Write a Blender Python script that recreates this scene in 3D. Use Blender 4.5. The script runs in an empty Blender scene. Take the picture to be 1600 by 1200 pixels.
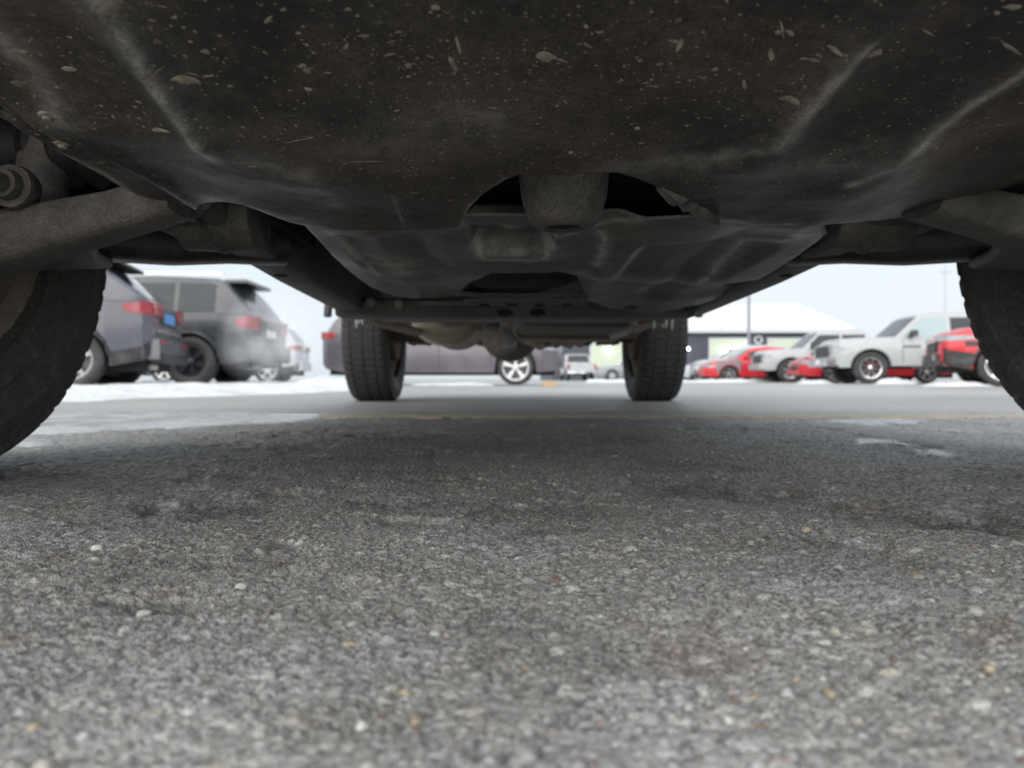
import bpy, bmesh, math, random
import numpy as np
from mathutils import Vector, Matrix
R = math.radians
rng = np.random.default_rng(7)
random.seed(7)
scene = bpy.context.scene
C = scene.collection

# ------------------------------------------------------------------ camera, sky, sun, exposure
F, HY, CH = 1109.0, 592.0, 0.13          # focal length and horizon row of the 1600 px photograph, camera height
cam_d = bpy.data.cameras.new('camera'); cam = bpy.data.objects.new('camera', cam_d); C.objects.link(cam)
cam.location = (0, 0, CH); cam.rotation_euler = (R(90), 0, 0)
cam_d.sensor_width = 36.0; cam_d.lens = 36.0 * F / 1600.0
cam_d.shift_y = -8.0 / 1600.0
cam_d.clip_start = 0.02; cam_d.clip_end = 2000
cam_d.dof.use_dof = True; cam_d.dof.focus_distance = 0.66; cam_d.dof.aperture_fstop = 6.6
scene.camera = cam

world = bpy.data.worlds.new('World'); scene.world = world; world.use_nodes = True
wn = world.node_tree.nodes; wl = world.node_tree.links
bg = wn['Background']
sky = wn.new('ShaderNodeTexSky'); sky.sky_type = 'NISHITA'; sky.sun_disc = False
sky.sun_elevation = R(36); sky.sun_rotation = R(205); sky.dust_density = 2.0; sky.air_density = 1.0
hs = wn.new('ShaderNodeHueSaturation'); hs.inputs['Saturation'].default_value = 0.35
mx = wn.new('ShaderNodeMix'); mx.data_type = 'RGBA'; mx.inputs[0].default_value = 0.9
wl.new(sky.outputs[0], hs.inputs['Color']); wl.new(hs.outputs[0], mx.inputs[6])
mx.inputs[7].default_value = (2.42, 2.66, 2.85, 1)
wl.new(mx.outputs[2], bg.inputs['Color']); bg.inputs['Strength'].default_value = 0.1

sun_d = bpy.data.lights.new('sun', 'SUN'); sun = bpy.data.objects.new('sun', sun_d); C.objects.link(sun)
sun_d.energy = 1.5; sun_d.angle = R(100); sun_d.color = (1.0, 0.97, 0.93)
el, az = R(36), R(205)                    # behind the camera
sdir = Vector((math.sin(az) * math.cos(el), math.cos(az) * math.cos(el), math.sin(el)))
sun.rotation_euler = (-sdir).to_track_quat('-Z', 'Y').to_euler()
vs = scene.view_settings
vs.view_transform = 'Standard'; vs.look = 'None'; vs.gamma = 1.0; vs.exposure = 1.68
scene.cycles.use_denoising = True
scene.cycles.max_bounces = 8
scene.cycles.volume_step_rate = 2.0; scene.cycles.volume_bounces = 3

# ------------------------------------------------------------------ helpers
def P(px, py, d):
    return Vector(((px - 800) / F * d, d, CH + (HY - py) / F * d))

def nt(m): return m.node_tree.nodes, m.node_tree.links
_m = {}
def mat(name, col, rough=0.5, metal=0.0, spec=0.5, var=0.12, scale=18.0, bump=0.0, bscale=60.0, coat=0.0, dirt=None, dscale=3.0, dlo=0.45, dhi=0.65, rvar=0.08):
    """painted or plain surface: colour with noise variation, optional dirt colour in noise patches, optional bump"""
    if name in _m: return _m[name]
    m = bpy.data.materials.new(name); m.use_nodes = True; n, l = nt(m); b = n['Principled BSDF']
    tc = n.new('ShaderNodeTexCoord')
    no = n.new('ShaderNodeTexNoise'); no.inputs['Scale'].default_value = scale; no.inputs['Detail'].default_value = 6; no.inputs['Roughness'].default_value = 0.65
    l.new(tc.outputs['Object'], no.inputs['Vector'])
    r = n.new('ShaderNodeMapRange'); r.inputs[3].default_value = 1 - var; r.inputs[4].default_value = 1 + var
    r.inputs[1].default_value = 0.3; r.inputs[2].default_value = 0.7
    l.new(no.outputs[0], r.inputs[0])
    mu = n.new('ShaderNodeMix'); mu.data_type = 'RGBA'; mu.blend_type = 'MULTIPLY'; mu.inputs[0].default_value = 1
    mu.inputs[6].default_value = (*col, 1); l.new(r.outputs[0], mu.inputs[7])
    out = mu.outputs[2]
    if dirt:
        n2 = n.new('ShaderNodeTexNoise'); n2.inputs['Scale'].default_value = dscale; n2.inputs['Detail'].default_value = 8; n2.inputs['Roughness'].default_value = 0.7
        l.new(tc.outputs['Object'], n2.inputs['Vector'])
        r2 = n.new('ShaderNodeMapRange'); r2.inputs[1].default_value = dlo; r2.inputs[2].default_value = dhi; l.new(n2.outputs[0], r2.inputs[0])
        m2 = n.new('ShaderNodeMix'); m2.data_type = 'RGBA'; l.new(r2.outputs[0], m2.inputs[0]); l.new(out, m2.inputs[6]); m2.inputs[7].default_value = (*dirt, 1)
        out = m2.outputs[2]
    l.new(out, b.inputs['Base Color'])
    rr = n.new('ShaderNodeMapRange'); rr.inputs[3].default_value = max(0.02, rough - rvar); rr.inputs[4].default_value = min(1, rough + rvar); l.new(no.outputs[0], rr.inputs[0])
    l.new(rr.outputs[0], b.inputs['Roughness'])
    b.inputs['Metallic'].default_value = metal; b.inputs['Specular IOR Level'].default_value = spec
    if coat: b.inputs['Coat Weight'].default_value = coat; b.inputs['Coat Roughness'].default_value = 0.08
    if bump:
        n3 = n.new('ShaderNodeTexNoise'); n3.inputs['Scale'].default_value = bscale; n3.inputs['Detail'].default_value = 5
        l.new(tc.outputs['Object'], n3.inputs['Vector'])
        bp = n.new('ShaderNodeBump'); bp.inputs['Strength'].default_value = 1.0; bp.inputs['Distance'].default_value = bump
        l.new(n3.outputs[0], bp.inputs['Height']); l.new(bp.outputs[0], b.inputs['Normal'])
    _m[name] = m
    return m

def emit(name, col, s):
    if name in _m: return _m[name]
    m = bpy.data.materials.new(name); m.use_nodes = True; b = nt(m)[0]['Principled BSDF']
    b.inputs['Base Color'].default_value = (*col, 1); b.inputs['Emission Color'].default_value = (*col, 1); b.inputs['Emission Strength'].default_value = s
    _m[name] = m; return m

class MB:
    """collects shapes and links them as one mesh object"""
    def __init__(s): s.v = []; s.f = []
    def add(s, v, f):
        o = len(s.v); s.v += [tuple(p) for p in v]; s.f += [tuple(i + o for i in q) for q in f]; return s
    def box(s, a, b, M=None):
        v = [Vector((x, y, z)) for z in (a[2], b[2]) for y in (a[1], b[1]) for x in (a[0], b[0])]
        if M: v = [M @ p for p in v]
        return s.add(v, [(0, 2, 3, 1), (4, 5, 7, 6), (0, 1, 5, 4), (2, 6, 7, 3), (0, 4, 6, 2), (1, 3, 7, 5)])
    def rings(s, rings, close=True, cap=True):
        n = len(rings[0]); v = [p for r in rings for p in r]; f = []
        for i in range(len(rings) - 1):
            for j in range(n if close else n - 1):
                k = (j + 1) % n
                f.append((i * n + j, i * n + k, (i + 1) * n + k, (i + 1) * n + j))
        if cap and close:
            f.append(tuple(range(n))[::-1]); f.append(tuple((len(rings) - 1) * n + j for j in range(n)))
        return s.add(v, f)
    def tube(s, pts, rad, n=14, sq=1.0, up=None, power=1.0, rough=0.0):
        pts = [Vector(p) for p in pts]; rad = rad if isinstance(rad, (list, tuple)) else [rad] * len(pts); rings = []
        for i, p in enumerate(pts):
            t = (pts[min(i + 1, len(pts) - 1)] - pts[max(i - 1, 0)]).normalized()
            u = Vector(up) if up else (Vector((0, 0, 1)) if abs(t.z) < 0.9 else Vector((1, 0, 0)))
            a = t.cross(u).normalized(); b = a.cross(t).normalized()
            ring = []
            for k in range(n):
                cc, ss = math.cos(2 * math.pi * k / n), math.sin(2 * math.pi * k / n); rr_ = rad[i] * (1 + rough * random.uniform(-1, 1))
                ring.append(pts[i] + a * math.copysign(abs(cc) ** power, cc) * rr_ + b * math.copysign(abs(ss) ** power, ss) * rr_ * sq)
            rings.append(ring)
        return s.rings(rings)
    def lathe(s, prof, c, axis='Z', n=24, cap=True):
        c = Vector(c); rings = []
        for (r, h) in prof:
            ring = []
            for k in range(n):
                a = 2 * math.pi * k / n; x, y = r * math.cos(a), r * math.sin(a)
                ring.append(c + (Vector((x, y, h)) if axis == 'Z' else Vector((x, h, y)) if axis == 'Y' else Vector((h, x, y))))
            rings.append(ring)
        return s.rings(rings, cap=cap)
    def sections(s, secs, bev=0.012):
        """loft of rounded rectangles: (centre, half width x, half height z) along y"""
        rings = []
        for (c, hx, hz) in secs:
            c = Vector(c); ring = []
            for (sx, sz) in ((1, 1), (-1, 1), (-1, -1), (1, -1)):
                b = min(bev, hx * .9, hz * .9)
                cs = [(sx * hx, sz * (hz - b)), (sx * (hx - b * .3), sz * (hz - b * .3)), (sx * (hx - b), sz * hz)]
                if sx * sz < 0: cs = cs[::-1]
                ring += [c + Vector((q[0], 0, q[1])) for q in cs]
            rings.append(ring)
        return s.rings(rings)
    def build(s, name, m, parent=None, smooth=True, world=False, angle=35):
        me = bpy.data.meshes.new(name); me.from_pydata(s.v, [], s.f); me.update()
        return link(name, me, m, parent, smooth, world, angle)

def link(name, me, m, parent=None, smooth=True, world=False, angle=35):
    bm = bmesh.new(); bm.from_mesh(me); bmesh.ops.recalc_face_normals(bm, faces=bm.faces); bm.to_mesh(me); bm.free()
    o = bpy.data.objects.new(name, me); C.objects.link(o)
    if m: me.materials.append(m)
    if smooth:
        me.shade_smooth(); me.set_sharp_from_angle(angle=R(angle))
    if parent:
        o.parent = parent
        if world: o.matrix_parent_inverse = (Matrix.Translation(parent.location) @ parent.rotation_euler.to_matrix().to_4x4()).inverted()
    return o

def empty(name, loc, rz=0):
    o = bpy.data.objects.new(name, None); C.objects.link(o); o.location = loc; o.rotation_euler = (0, 0, rz); o.empty_display_size = 0.2
    return o
def tag(o, label=None, cat=None, group=None, kind=None):
    for k, v in (('label', label), ('category', cat), ('group', group), ('kind', kind)):
        if v: o[k] = v
    return o

def h2(ix, iy, seed):
    h = (ix.astype(np.int64) * 374761393 + iy.astype(np.int64) * 668265263 + seed * 2147483647) & 0xFFFFFFFF
    h = ((h ^ (h >> 13)) * 1274126177) & 0xFFFFFFFF
    h = ((h ^ (h >> 16)) * 2246822519) & 0xFFFFFFFF
    return (h ^ (h >> 15)) & 0xFFFFFFFF
def h01(ix, iy, seed): return h2(ix, iy, seed) / 4294967295.0
def vnoise(x, y, sc, seed):
    x = x * sc; y = y * sc; ix = np.floor(x); iy = np.floor(y); fx = x - ix; fy = y - iy
    fx = fx * fx * (3 - 2 * fx); fy = fy * fy * (3 - 2 * fy)
    a = h01(ix, iy, seed); b = h01(ix + 1, iy, seed); c = h01(ix, iy + 1, seed); d = h01(ix + 1, iy + 1, seed)
    return (a * (1 - fx) + b * fx) * (1 - fy) + (c * (1 - fx) + d * fx) * fy
def fbm(x, y, sc, seed, o=4):
    t = 0; a = .5; w = 0
    for i in range(o): t = t + a * vnoise(x, y, sc * 2 ** i, seed + i * 11); w += a; a *= .55
    return t / w
def voro(x, y, cell, seed):
    gx = np.floor(x / cell); gy = np.floor(y / cell)
    f1 = np.full(x.shape, 9.0); f2 = np.full(x.shape, 9.0); idx = np.zeros(x.shape); idy = np.zeros(x.shape)
    for i in (-1, 0, 1):
        for j in (-1, 0, 1):
            cx = gx + i; cy = gy + j
            px = (cx + .1 + .8 * h01(cx, cy, seed)) * cell; py = (cy + .1 + .8 * h01(cx, cy, seed + 5)) * cell
            d = np.hypot(x - px, y - py) / cell
            c1 = d < f1
            f2 = np.where(c1, f1, np.minimum(f2, d)); f1 = np.where(c1, d, f1)
            idx = np.where(c1, cx, idx); idy = np.where(c1, cy, idy)
    return f1, f2, idx, idy
def sm(e0, e1, x):
    t = np.clip((x - e0) / (e1 - e0), 0, 1); return t * t * (3 - 2 * t)

# ------------------------------------------------------------------ ground
def asphalt_material():
    m = bpy.data.materials.new('asphalt'); m.use_nodes = True; n, l = nt(m); b = n['Principled BSDF']
    tc = n.new('ShaderNodeTexCoord')
    at = n.new('ShaderNodeAttribute'); at.attribute_name = 'stones'
    def noise(sc, det=6, ro=.6):
        q = n.new('ShaderNodeTexNoise'); q.inputs['Scale'].default_value = sc; q.inputs['Detail'].default_value = det; q.inputs['Roughness'].default_value = ro
        l.new(tc.outputs['Object'], q.inputs['Vector']); return q
    a = noise(.35, 7); c = noise(60, 4, .7); s = noise(900, 3, .7)
    ramp = n.new('ShaderNodeValToRGB'); l.new(a.outputs[0], ramp.inputs[0])
    ramp.color_ramp.elements[0].position = .35; ramp.color_ramp.elements[0].color = (.23, .23, .232, 1)
    ramp.color_ramp.elements[1].position = .68; ramp.color_ramp.elements[1].color = (.37, .366, .355, 1)
    mr = n.new('ShaderNodeMapRange'); mr.inputs[1].default_value = .3; mr.inputs[2].default_value = .7; mr.inputs[3].default_value = .7; mr.inputs[4].default_value = 1.3; l.new(c.outputs[0], mr.inputs[0])
    mu = n.new('ShaderNodeMix'); mu.data_type = 'RGBA'; mu.blend_type = 'MULTIPLY'; mu.inputs[0].default_value = 1; l.new(ramp.outputs[0], mu.inputs[6]); l.new(mr.outputs[0], mu.inputs[7])
    mi = n.new('ShaderNodeMix'); mi.data_type = 'RGBA'; l.new(at.outputs['Alpha'], mi.inputs[0]); l.new(mu.outputs[2], mi.inputs[6]); l.new(at.outputs['Color'], mi.inputs[7])
    ms = n.new('ShaderNodeMapRange'); ms.inputs[1].default_value = .3; ms.inputs[2].default_value = .7; ms.inputs[3].default_value = .72; ms.inputs[4].default_value = 1.28; l.new(s.outputs[0], ms.inputs[0])
    m3 = n.new('ShaderNodeMix'); m3.data_type = 'RGBA'; m3.blend_type = 'MULTIPLY'; m3.inputs[0].default_value = 1; l.new(mi.outputs[2], m3.inputs[6]); l.new(ms.outputs[0], m3.inputs[7])
    l.new(m3.outputs[2], b.inputs['Base Color'])
    rr = n.new('ShaderNodeMapRange'); rr.inputs[3].default_value = .36; rr.inputs[4].default_value = .62; l.new(s.outputs[0], rr.inputs[0]); l.new(rr.outputs[0], b.inputs['Roughness'])
    b.inputs['Specular IOR Level'].default_value = .6
    bp = n.new('ShaderNodeBump'); bp.inputs['Distance'].default_value = .0006; bp.inputs['Strength'].default_value = .8; l.new(s.outputs[0], bp.inputs['Height'])
    bp2 = n.new('ShaderNodeBump'); bp2.inputs['Distance'].default_value = .0012; bp2.inputs['Strength'].default_value = .7; bp2.invert = True; v = n.new('ShaderNodeTexVoronoi'); v.inputs['Scale'].default_value = 620; l.new(tc.outputs['Object'], v.inputs['Vector']); l.new(v.outputs['Distance'], bp2.inputs['Height']); l.new(bp.outputs[0], bp2.inputs['Normal'])
    l.new(bp2.outputs[0], b.inputs['Normal'])
    return m

def gp(px, py):                           # plan position of a ground point
    d = CH * F / (py - HY); return ((px - 800) / F * d, d)

def make_ground():
    ys = [.13]
    while ys[-1] < 400: ys.append(ys[-1] + max(.001, .0033 * ys[-1]) * (1 if ys[-1] < 2.6 else min(12, 1 + (ys[-1] - 2.6) * 3)))
    back = [.13 - .004]; st = .004
    while back[-1] > -120: st *= 1.35; back.append(back[-1] - st)
    ys = np.array(back[::-1] + ys)
    xs = [0.0]
    while xs[-1] < 400:
        x = xs[-1]; xs.append(x + (.0014 if x < .3 else (.0014 + (x - .3) * .005) if x < 1.9 else .009 + (x - 1.9) * .25))
    xs = np.array([-q for q in xs[:0:-1]] + xs)
    X, Y = np.meshgrid(xs, ys); x = X.ravel(); y = Y.ravel(); N = len(x)
    z = np.zeros(N); col = np.zeros((N, 4), np.float32)
    near = (y > .0) & (y < 3.4) & (np.abs(x) < 2.6)
    xn = x[near]; yn = y[near]
    wx = xn + .003 * (vnoise(xn, yn, 220, 3) - .5); wy = yn + .003 * (vnoise(xn, yn, 220, 4) - .5)
    H = np.zeros(len(xn)); col3 = np.zeros((len(xn), 3))
    # tar bed
    tar = .10 + .07 * fbm(xn, yn, 40, 21)
    col3[:] = tar[:, None] * np.array([1, 1.0, 1.0])
    H += .0022 * (fbm(xn, yn, 240, 31, 3) - .62)
    pal = np.array([[.15, .15, .155], [.19, .19, .195], [.23, .23, .235], [.12, .12, .125], [.28, .275, .265], [.2, .19, .172], [.25, .23, .19], [.17, .158, .15], [.36, .36, .35], [.09, .09, .095], [.21, .21, .22], [.17, .172, .178]])
    for cell, seed, share, hh in ((.0024, 101, .8, .0013), (.0042, 202, .55, .0021), (.0085, 303, .12, .0028)):
        f1, f2, ix, iy = voro(wx, wy, cell, seed)
        on = h01(ix, iy, seed + 9) < share
        edge = np.clip((f2 - f1) / .32, 0, 1)
        dome = np.sqrt(np.clip(1 - (f1 / .62) ** 2, 0, 1)) * sm(0, 1, edge)
        top = hh * (.35 + .75 * h01(ix, iy, seed + 13)) * dome + .0004 * (h01(ix, iy, seed + 14) - .5)
        pick = (h01(ix, iy, seed + 17) * len(pal)).astype(int).clip(0, len(pal) - 1)
        c = (pal[pick] * .55 + .09) * np.array([1.0, .995, .965]) * 1.33 * (.8 + .4 * h01(ix, iy, seed + 19))[:, None]
        white = h01(ix, iy, seed + 23) < .004
        c[white] = [.5, .5, .49]
        tan = (h01(ix, iy, seed + 29) < .006); c[tan] = [.36, .3, .21]
        red = (h01(ix, iy, seed + 31) < .008); c[red] = [.2, .13, .1]
        win = on & (top > H) & (dome > .18)
        H = np.where(win, top, H); col3[win] = c[win]
    # broad unevenness, ruts and pock marks
    big = (fbm(xn, yn, 5, 51, 3) - .5) * .014 - .006 * sm(.62, .8, fbm(xn, yn, 11, 53, 3)) + (fbm(xn, yn, 22, 52, 3) - .5) * .0045
    big *= sm(.12, .35, yn)
    for (px, py, rx, ry, dep) in ((235, 948, .045, .018, .006), (330, 792, .085, .06, .007), (715, 746, .05, .03, .008), (640, 783, .06, .03, .005), (1440, 800, .11, .06, .007), (1290, 852, .04, .018, .005), (20, 742, .12, .03, .007), (330, 745, .07, .04, .005), (1560, 810, .08, .05, .006), (1120, 765, .1, .06, .004), (865, 832, .05, .02, .003)):
        cx, cy = gp(px, py)
        jx = (vnoise(xn, yn, 40, 61) - .5) * rx * 1.1; jy = (vnoise(xn, yn, 40, 62) - .5) * ry * 1.3
        g = np.exp(-(((xn + jx - cx) / rx) ** 2 + ((yn + jy - cy) / ry) ** 2) * 1.4)
        big -= dep * g
        col3 *= (1 - .4 * np.clip(g * 1.2, 0, 1))[:, None]          # damp grit held in the pock marks
    tone = .90 + .5 * fbm(xn, yn, 2.2, 71, 4) * 1.0
    damp = sm(.55, .72, fbm(xn * .7, yn, 6, 85, 5)) * .22; col3 *= (1 - damp)[:, None]
    salt = sm(.5, .72, fbm(xn, yn, 9, 81, 5)) * .45 * sm(-.0003, .0016, H)
    col3 = col3 * tone[:, None] * (1 - salt[:, None]) + salt[:, None] * np.array([.36, .37, .39])
    rustn = sm(.66, .8, fbm(xn, yn, 12, 91, 4)) * .35
    col3 = col3 * (1 - rustn[:, None]) + rustn[:, None] * np.array([.16, .11, .08])
    fade = 1 - sm(2.3, 3.3, yn); fx = 1 - sm(1.9, 2.5, np.abs(xn)); a = fade * fx; 
    z[near] = (H * 1.0 + big) * a * sm(.0, .1, yn)
    col[near, :3] = col3; col[near, 3] = a
    nx, ny = len(xs), len(ys)
    i = np.arange(ny - 1)[:, None] * nx + np.arange(nx - 1)[None, :]
    quads = np.stack([i, i + 1, i + nx + 1, i + nx], -1).reshape(-1, 4)
    me = bpy.data.meshes.new('ground')
    me.vertices.add(N); me.vertices.foreach_set('co', np.stack([x, y, z], 1).astype(np.float32).ravel())
    nq = len(quads); me.loops.add(nq * 4); me.loops.foreach_set('vertex_index', quads.astype(np.int32).ravel())
    me.polygons.add(nq); me.polygons.foreach_set('loop_start', np.arange(nq, dtype=np.int32) * 4)
    me.update(calc_edges=True)
    ca = me.color_attributes.new('stones', 'FLOAT_COLOR', 'POINT'); ca.data.foreach_set('color', col.ravel())
    me.shade_smooth()
    me.materials.append(asphalt_material())
    o = bpy.data.objects.new('ground', me); C.objects.link(o)
    tag(o, 'rough grey asphalt of the parking lot', kind='structure')
    print('ground verts', N)
make_ground()

# ------------------------------------------------------------------ snow, ice, painted line
snow_m = mat('snow', (.6, .62, .645), rough=.6, var=.1, scale=9, bump=.02, bscale=24, dirt=(.34, .335, .33), dscale=3, dlo=.52, dhi=.72)
slush_m = mat('slush', (.47, .485, .5), rough=.25, var=.15, scale=14, bump=.002, bscale=90, dirt=(.24, .24, .245), dscale=5, dlo=.42, dhi=.62, rvar=.15)
ice_m = mat('ice', (.42, .45, .49), rough=.16, var=.3, scale=60, bump=.004, bscale=120, rvar=.12, dirt=(.16, .16, .165), dscale=22, dlo=.42, dhi=.58)
paint_m = mat('worn_yellow_paint', (.38, .33, .25), rough=.6, var=.25, scale=30, dirt=(.27, .25, .22), dscale=16, dlo=.48, dhi=.62)

def ground_sheet(name, poly, h, m, edge=.05, seed=1, step=.02, lump=.0, lumps=8.0, base=.004, label=None, nf=None, na=1.6):
    """sheet filling a plan polygon with a ragged outline, swelling to height h inside"""
    poly = np.array(poly); x0, y0 = poly.min(0) - edge; x1, y1 = poly.max(0) + edge
    nx = int((x1 - x0) / step) + 1; ny = int((y1 - y0) / step) + 1
    X, Y = np.meshgrid(np.linspace(x0, x1, nx), np.linspace(y0, y1, ny))
    d = np.full(X.shape, 1e9); ins = np.zeros(X.shape, bool)
    for a, b in zip(poly, np.roll(poly, -1, 0)):
        e = b - a; t = np.clip(((X - a[0]) * e[0] + (Y - a[1]) * e[1]) / (e @ e), 0, 1)
        d = np.minimum(d, np.hypot(X - a[0] - t * e[0], Y - a[1] - t * e[1]))
        cond = ((a[1] > Y) != (b[1] > Y)) & (X < (b[0] - a[0]) * (Y - a[1]) / ((b[1] - a[1]) or 1e-9) + a[0]); ins ^= cond
    sd = np.where(ins, d, -d) + edge * na * (fbm(X, Y, nf or 1.1 / edge * .35, seed, 4) - .5)
    k = sm(0, edge * 1.5, sd)
    Z = -.007 + (base + .007) * sm(-edge * .45, edge * .25, sd) + (h + lump * (fbm(X, Y, lumps, seed + 7, 4) - .35)) * k
    keep = sd > -edge * .6
    idx = -np.ones(X.shape, int); vs_ = []; f = []
    quad = keep[:-1, :-1] & keep[1:, :-1] & keep[:-1, 1:] & keep[1:, 1:]
    used = np.zeros(X.shape, bool)
    for (q, r) in ((0, 0), (1, 0), (0, 1), (1, 1)):
        used[q:q + quad.shape[0], r:r + quad.shape[1]] |= quad
    idx[used] = np.arange(used.sum())
    v = np.stack([X[used], Y[used], Z[used]], 1)
    ii, jj = np.nonzero(quad)
    f = np.stack([idx[ii, jj], idx[ii, jj + 1], idx[ii + 1, jj + 1], idx[ii + 1, jj]], 1)
    me = bpy.data.meshes.new(name); me.from_pydata(v.tolist(), [], f.tolist()); me.update(); me.shade_smooth(); me.materials.append(m)
    o = bpy.data.objects.new(name, me); C.objects.link(o)
    return o

o = ground_sheet('parking_line', [(-3.2, 2.33), (3.4, 2.31), (3.4, 2.49), (-3.2, 2.51)], .0, paint_m, edge=.03, step=.015, base=.006, seed=5)
tag(o, 'faded yellow parking line painted across the asphalt', kind='structure')
tag(ground_sheet('slush', [gp(-260, 690), gp(60, 678), gp(220, 671), gp(420, 662), gp(515, 654), gp(520, 649), gp(400, 647), gp(200, 646), gp(-100, 646)], .006, slush_m, edge=.09, seed=11, step=.02, base=.005),
    'flat white slush sheet beside the front left tyre', 'slush', kind='stuff')
tag(ground_sheet('slush', [gp(-60, 697), gp(70, 696), gp(75, 689), gp(-60, 689)], .004, slush_m, edge=.025, seed=14, step=.008, base=.003),
    'thin strip of slush at the foot of the front left tyre', 'slush', kind='stuff')
for (pl, sd, lb) in (([gp(1300, 687), gp(1340, 694), gp(1410, 693), gp(1425, 688), gp(1360, 685)], 21, 'white ice streak on the asphalt ahead of the right front tyre'),
                     ([gp(1270, 658), gp(1350, 664), gp(1440, 662), gp(1450, 656), gp(1340, 655)], 22, 'bluish wet ice patch just before the yellow line'),
                     ([gp(1465, 673), gp(1500, 677), gp(1520, 675), gp(1490, 672)], 23, 'small bright ice fleck beside the right front tyre'),
                     ([gp(1448, 704), gp(1470, 711), gp(1490, 709), gp(1470, 703)], 24, 'tiny ice fleck nearest the camera on the asphalt')):
    tag(ground_sheet('ice_patch', pl, .0015, ice_m, edge=.04, seed=sd, step=.005, base=.0015, nf=22, na=3.2), lb, 'ice', 'ice patches on the asphalt')
tag(ground_sheet('snow', [(-3.3, 3.9), (-2.5, 4.1), (-2.32, 5.4), (-1.75, 7.4), (-1.7, 9.5), (-2.3, 12), (-3.2, 16), (-9, 18), (-11, 9), (-7, 6)], .035, snow_m, edge=.35, seed=31, step=.06, lump=.09, lumps=2.6, base=.01),
    'lumpy snow strip under the parked cars on the left', 'snow', kind='stuff')
def gpoly(cx, cy, rx, ry, n=9): return [(cx + rx * math.cos(2 * math.pi * k / n), cy + ry * math.sin(2 * math.pi * k / n)) for k in range(n)]
for i, (px, d, rx, ry, h, lb) in enumerate((
        (725, 13.9, .62, .4, .06, 'low snow heap beneath the dark minivan sill, beside its front wheel'), (672, 13.9, .4, .3, .06, 'small snow heap beneath the dark minivan near the rear tyre'), (1395, 17.8, .55, .4, .17, 'snow heap by the chrome front wheel of the white pickup'),
        (1275, 19.0, .5, .3, .12, 'flat snow heap beneath the red sedan nose'), (1495, 12.2, .6, .3, .1, 'snow heap beneath the red SUV front bumper'), (1150, 26.5, 1.6, .5, .13, 'long snow heap below the red coupe door'), (1085, 27, .8, .5, .1, 'snow heap left of the red coupe'),
        (515, 9.5, .6, .5, .16, 'snow heap behind the minivan tail'), (960, 27, 1.2, .5, .12, 'distant snow heap beyond the rear right tyre'))):
    x = (px - 800) / F * d
    tag(ground_sheet('snow_heap', gpoly(x, d, rx, ry), h * .6, snow_m, edge=.16, seed=40 + i, step=.05, lump=h * .8, lumps=3.5, base=.006), lb, 'snow', 'snow heaps about the lot')

# loose pebbles lying on the asphalt near the camera
peb_c = [mat('pebble_white', (.4, .395, .37), rough=.6, var=.2, scale=200), mat('pebble_tan', (.3, .25, .18), rough=.6, var=.25, scale=200), mat('pebble_grey', (.3, .3, .31), rough=.65, var=.2, scale=200)]
def pebble(x, y, r, m, k):
    bm = bmesh.new(); bmesh.ops.create_icosphere(bm, subdivisions=2, radius=r)
    rr = random.Random(k); ax = (rr.uniform(.8, 1.3), rr.uniform(.7, 1.1), rr.uniform(.55, .85))
    for v in bm.verts:
        q = v.co / r; s = 1 + .22 * math.sin(3.1 * q.x + k) * math.cos(2.7 * q.y + 2 * k) + .14 * math.sin(5 * q.z + 3 * k)
        v.co = Vector((v.co.x * ax[0] * s, v.co.y * ax[1] * s, v.co.z * ax[2] * s))
    me = bpy.data.meshes.new('pebble'); bm.to_mesh(me); bm.free(); me.shade_smooth(); me.materials.append(m)
    o = bpy.data.objects.new('pebble', me); C.objects.link(o); o.location = (x, y, r * .1); o.rotation_euler = (0, 0, rr.uniform(0, 6))
    return o
PB = [(376, 920, .0040, 0, 'pale angular pebble standing out on the asphalt at mid left'), (1528, 1102, .0038, 0, 'large cream pebble near the bottom right corner'), (52, 1145, .0042, 1, 'pale orange pebble near the bottom left corner'),
      (650, 1130, .003, 1, 'yellow pebble at the bottom, left of centre'), (566, 1137, .0026, 0, 'white pebble beside the yellow one at the bottom'), (680, 992, .0027, 0, 'white pebble left of the middle of the asphalt'), (698, 996, .0024, 1, 'tan pebble touching a white pebble left of the middle'),
      (546, 1008, .0032, 1, 'pinkish tan pebble below the pale angular one'), (458, 1130, .0024, 0, 'dull white pebble left of the white and yellow pair at the bottom'), (1297, 1085, .0028, 1, 'yellow tan pebble low on the right'), (1230, 1086, .0032, 2, 'flat grey pebble low on the right beside the yellow tan one'),
      (1432, 905, .0045, 1, 'tan pebble at right edge of the sharp asphalt'), (1310, 893, .006, 2, 'flat pale grey pebble right of centre in the sharp asphalt'), (1545, 1046, .003, 1, 'tan pebble above the large cream one'), (225, 960, .0032, 0, 'white pebble in the dark pock mark at left'), (153, 858, .0048, 0, 'white flat pebble far left in the sharp asphalt'), (1030, 880, .004, 1, 'tan pebble right of the middle'), (700, 660, .006, 2, 'grey pebble')]
for k, (px, py, r, c, lb) in enumerate(PB[:-1]):
    x, y = gp(px, py); tag(pebble(x, y, r, peb_c[c], k + 1), lb, 'pebble', 'loose pebbles on the asphalt')

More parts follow.
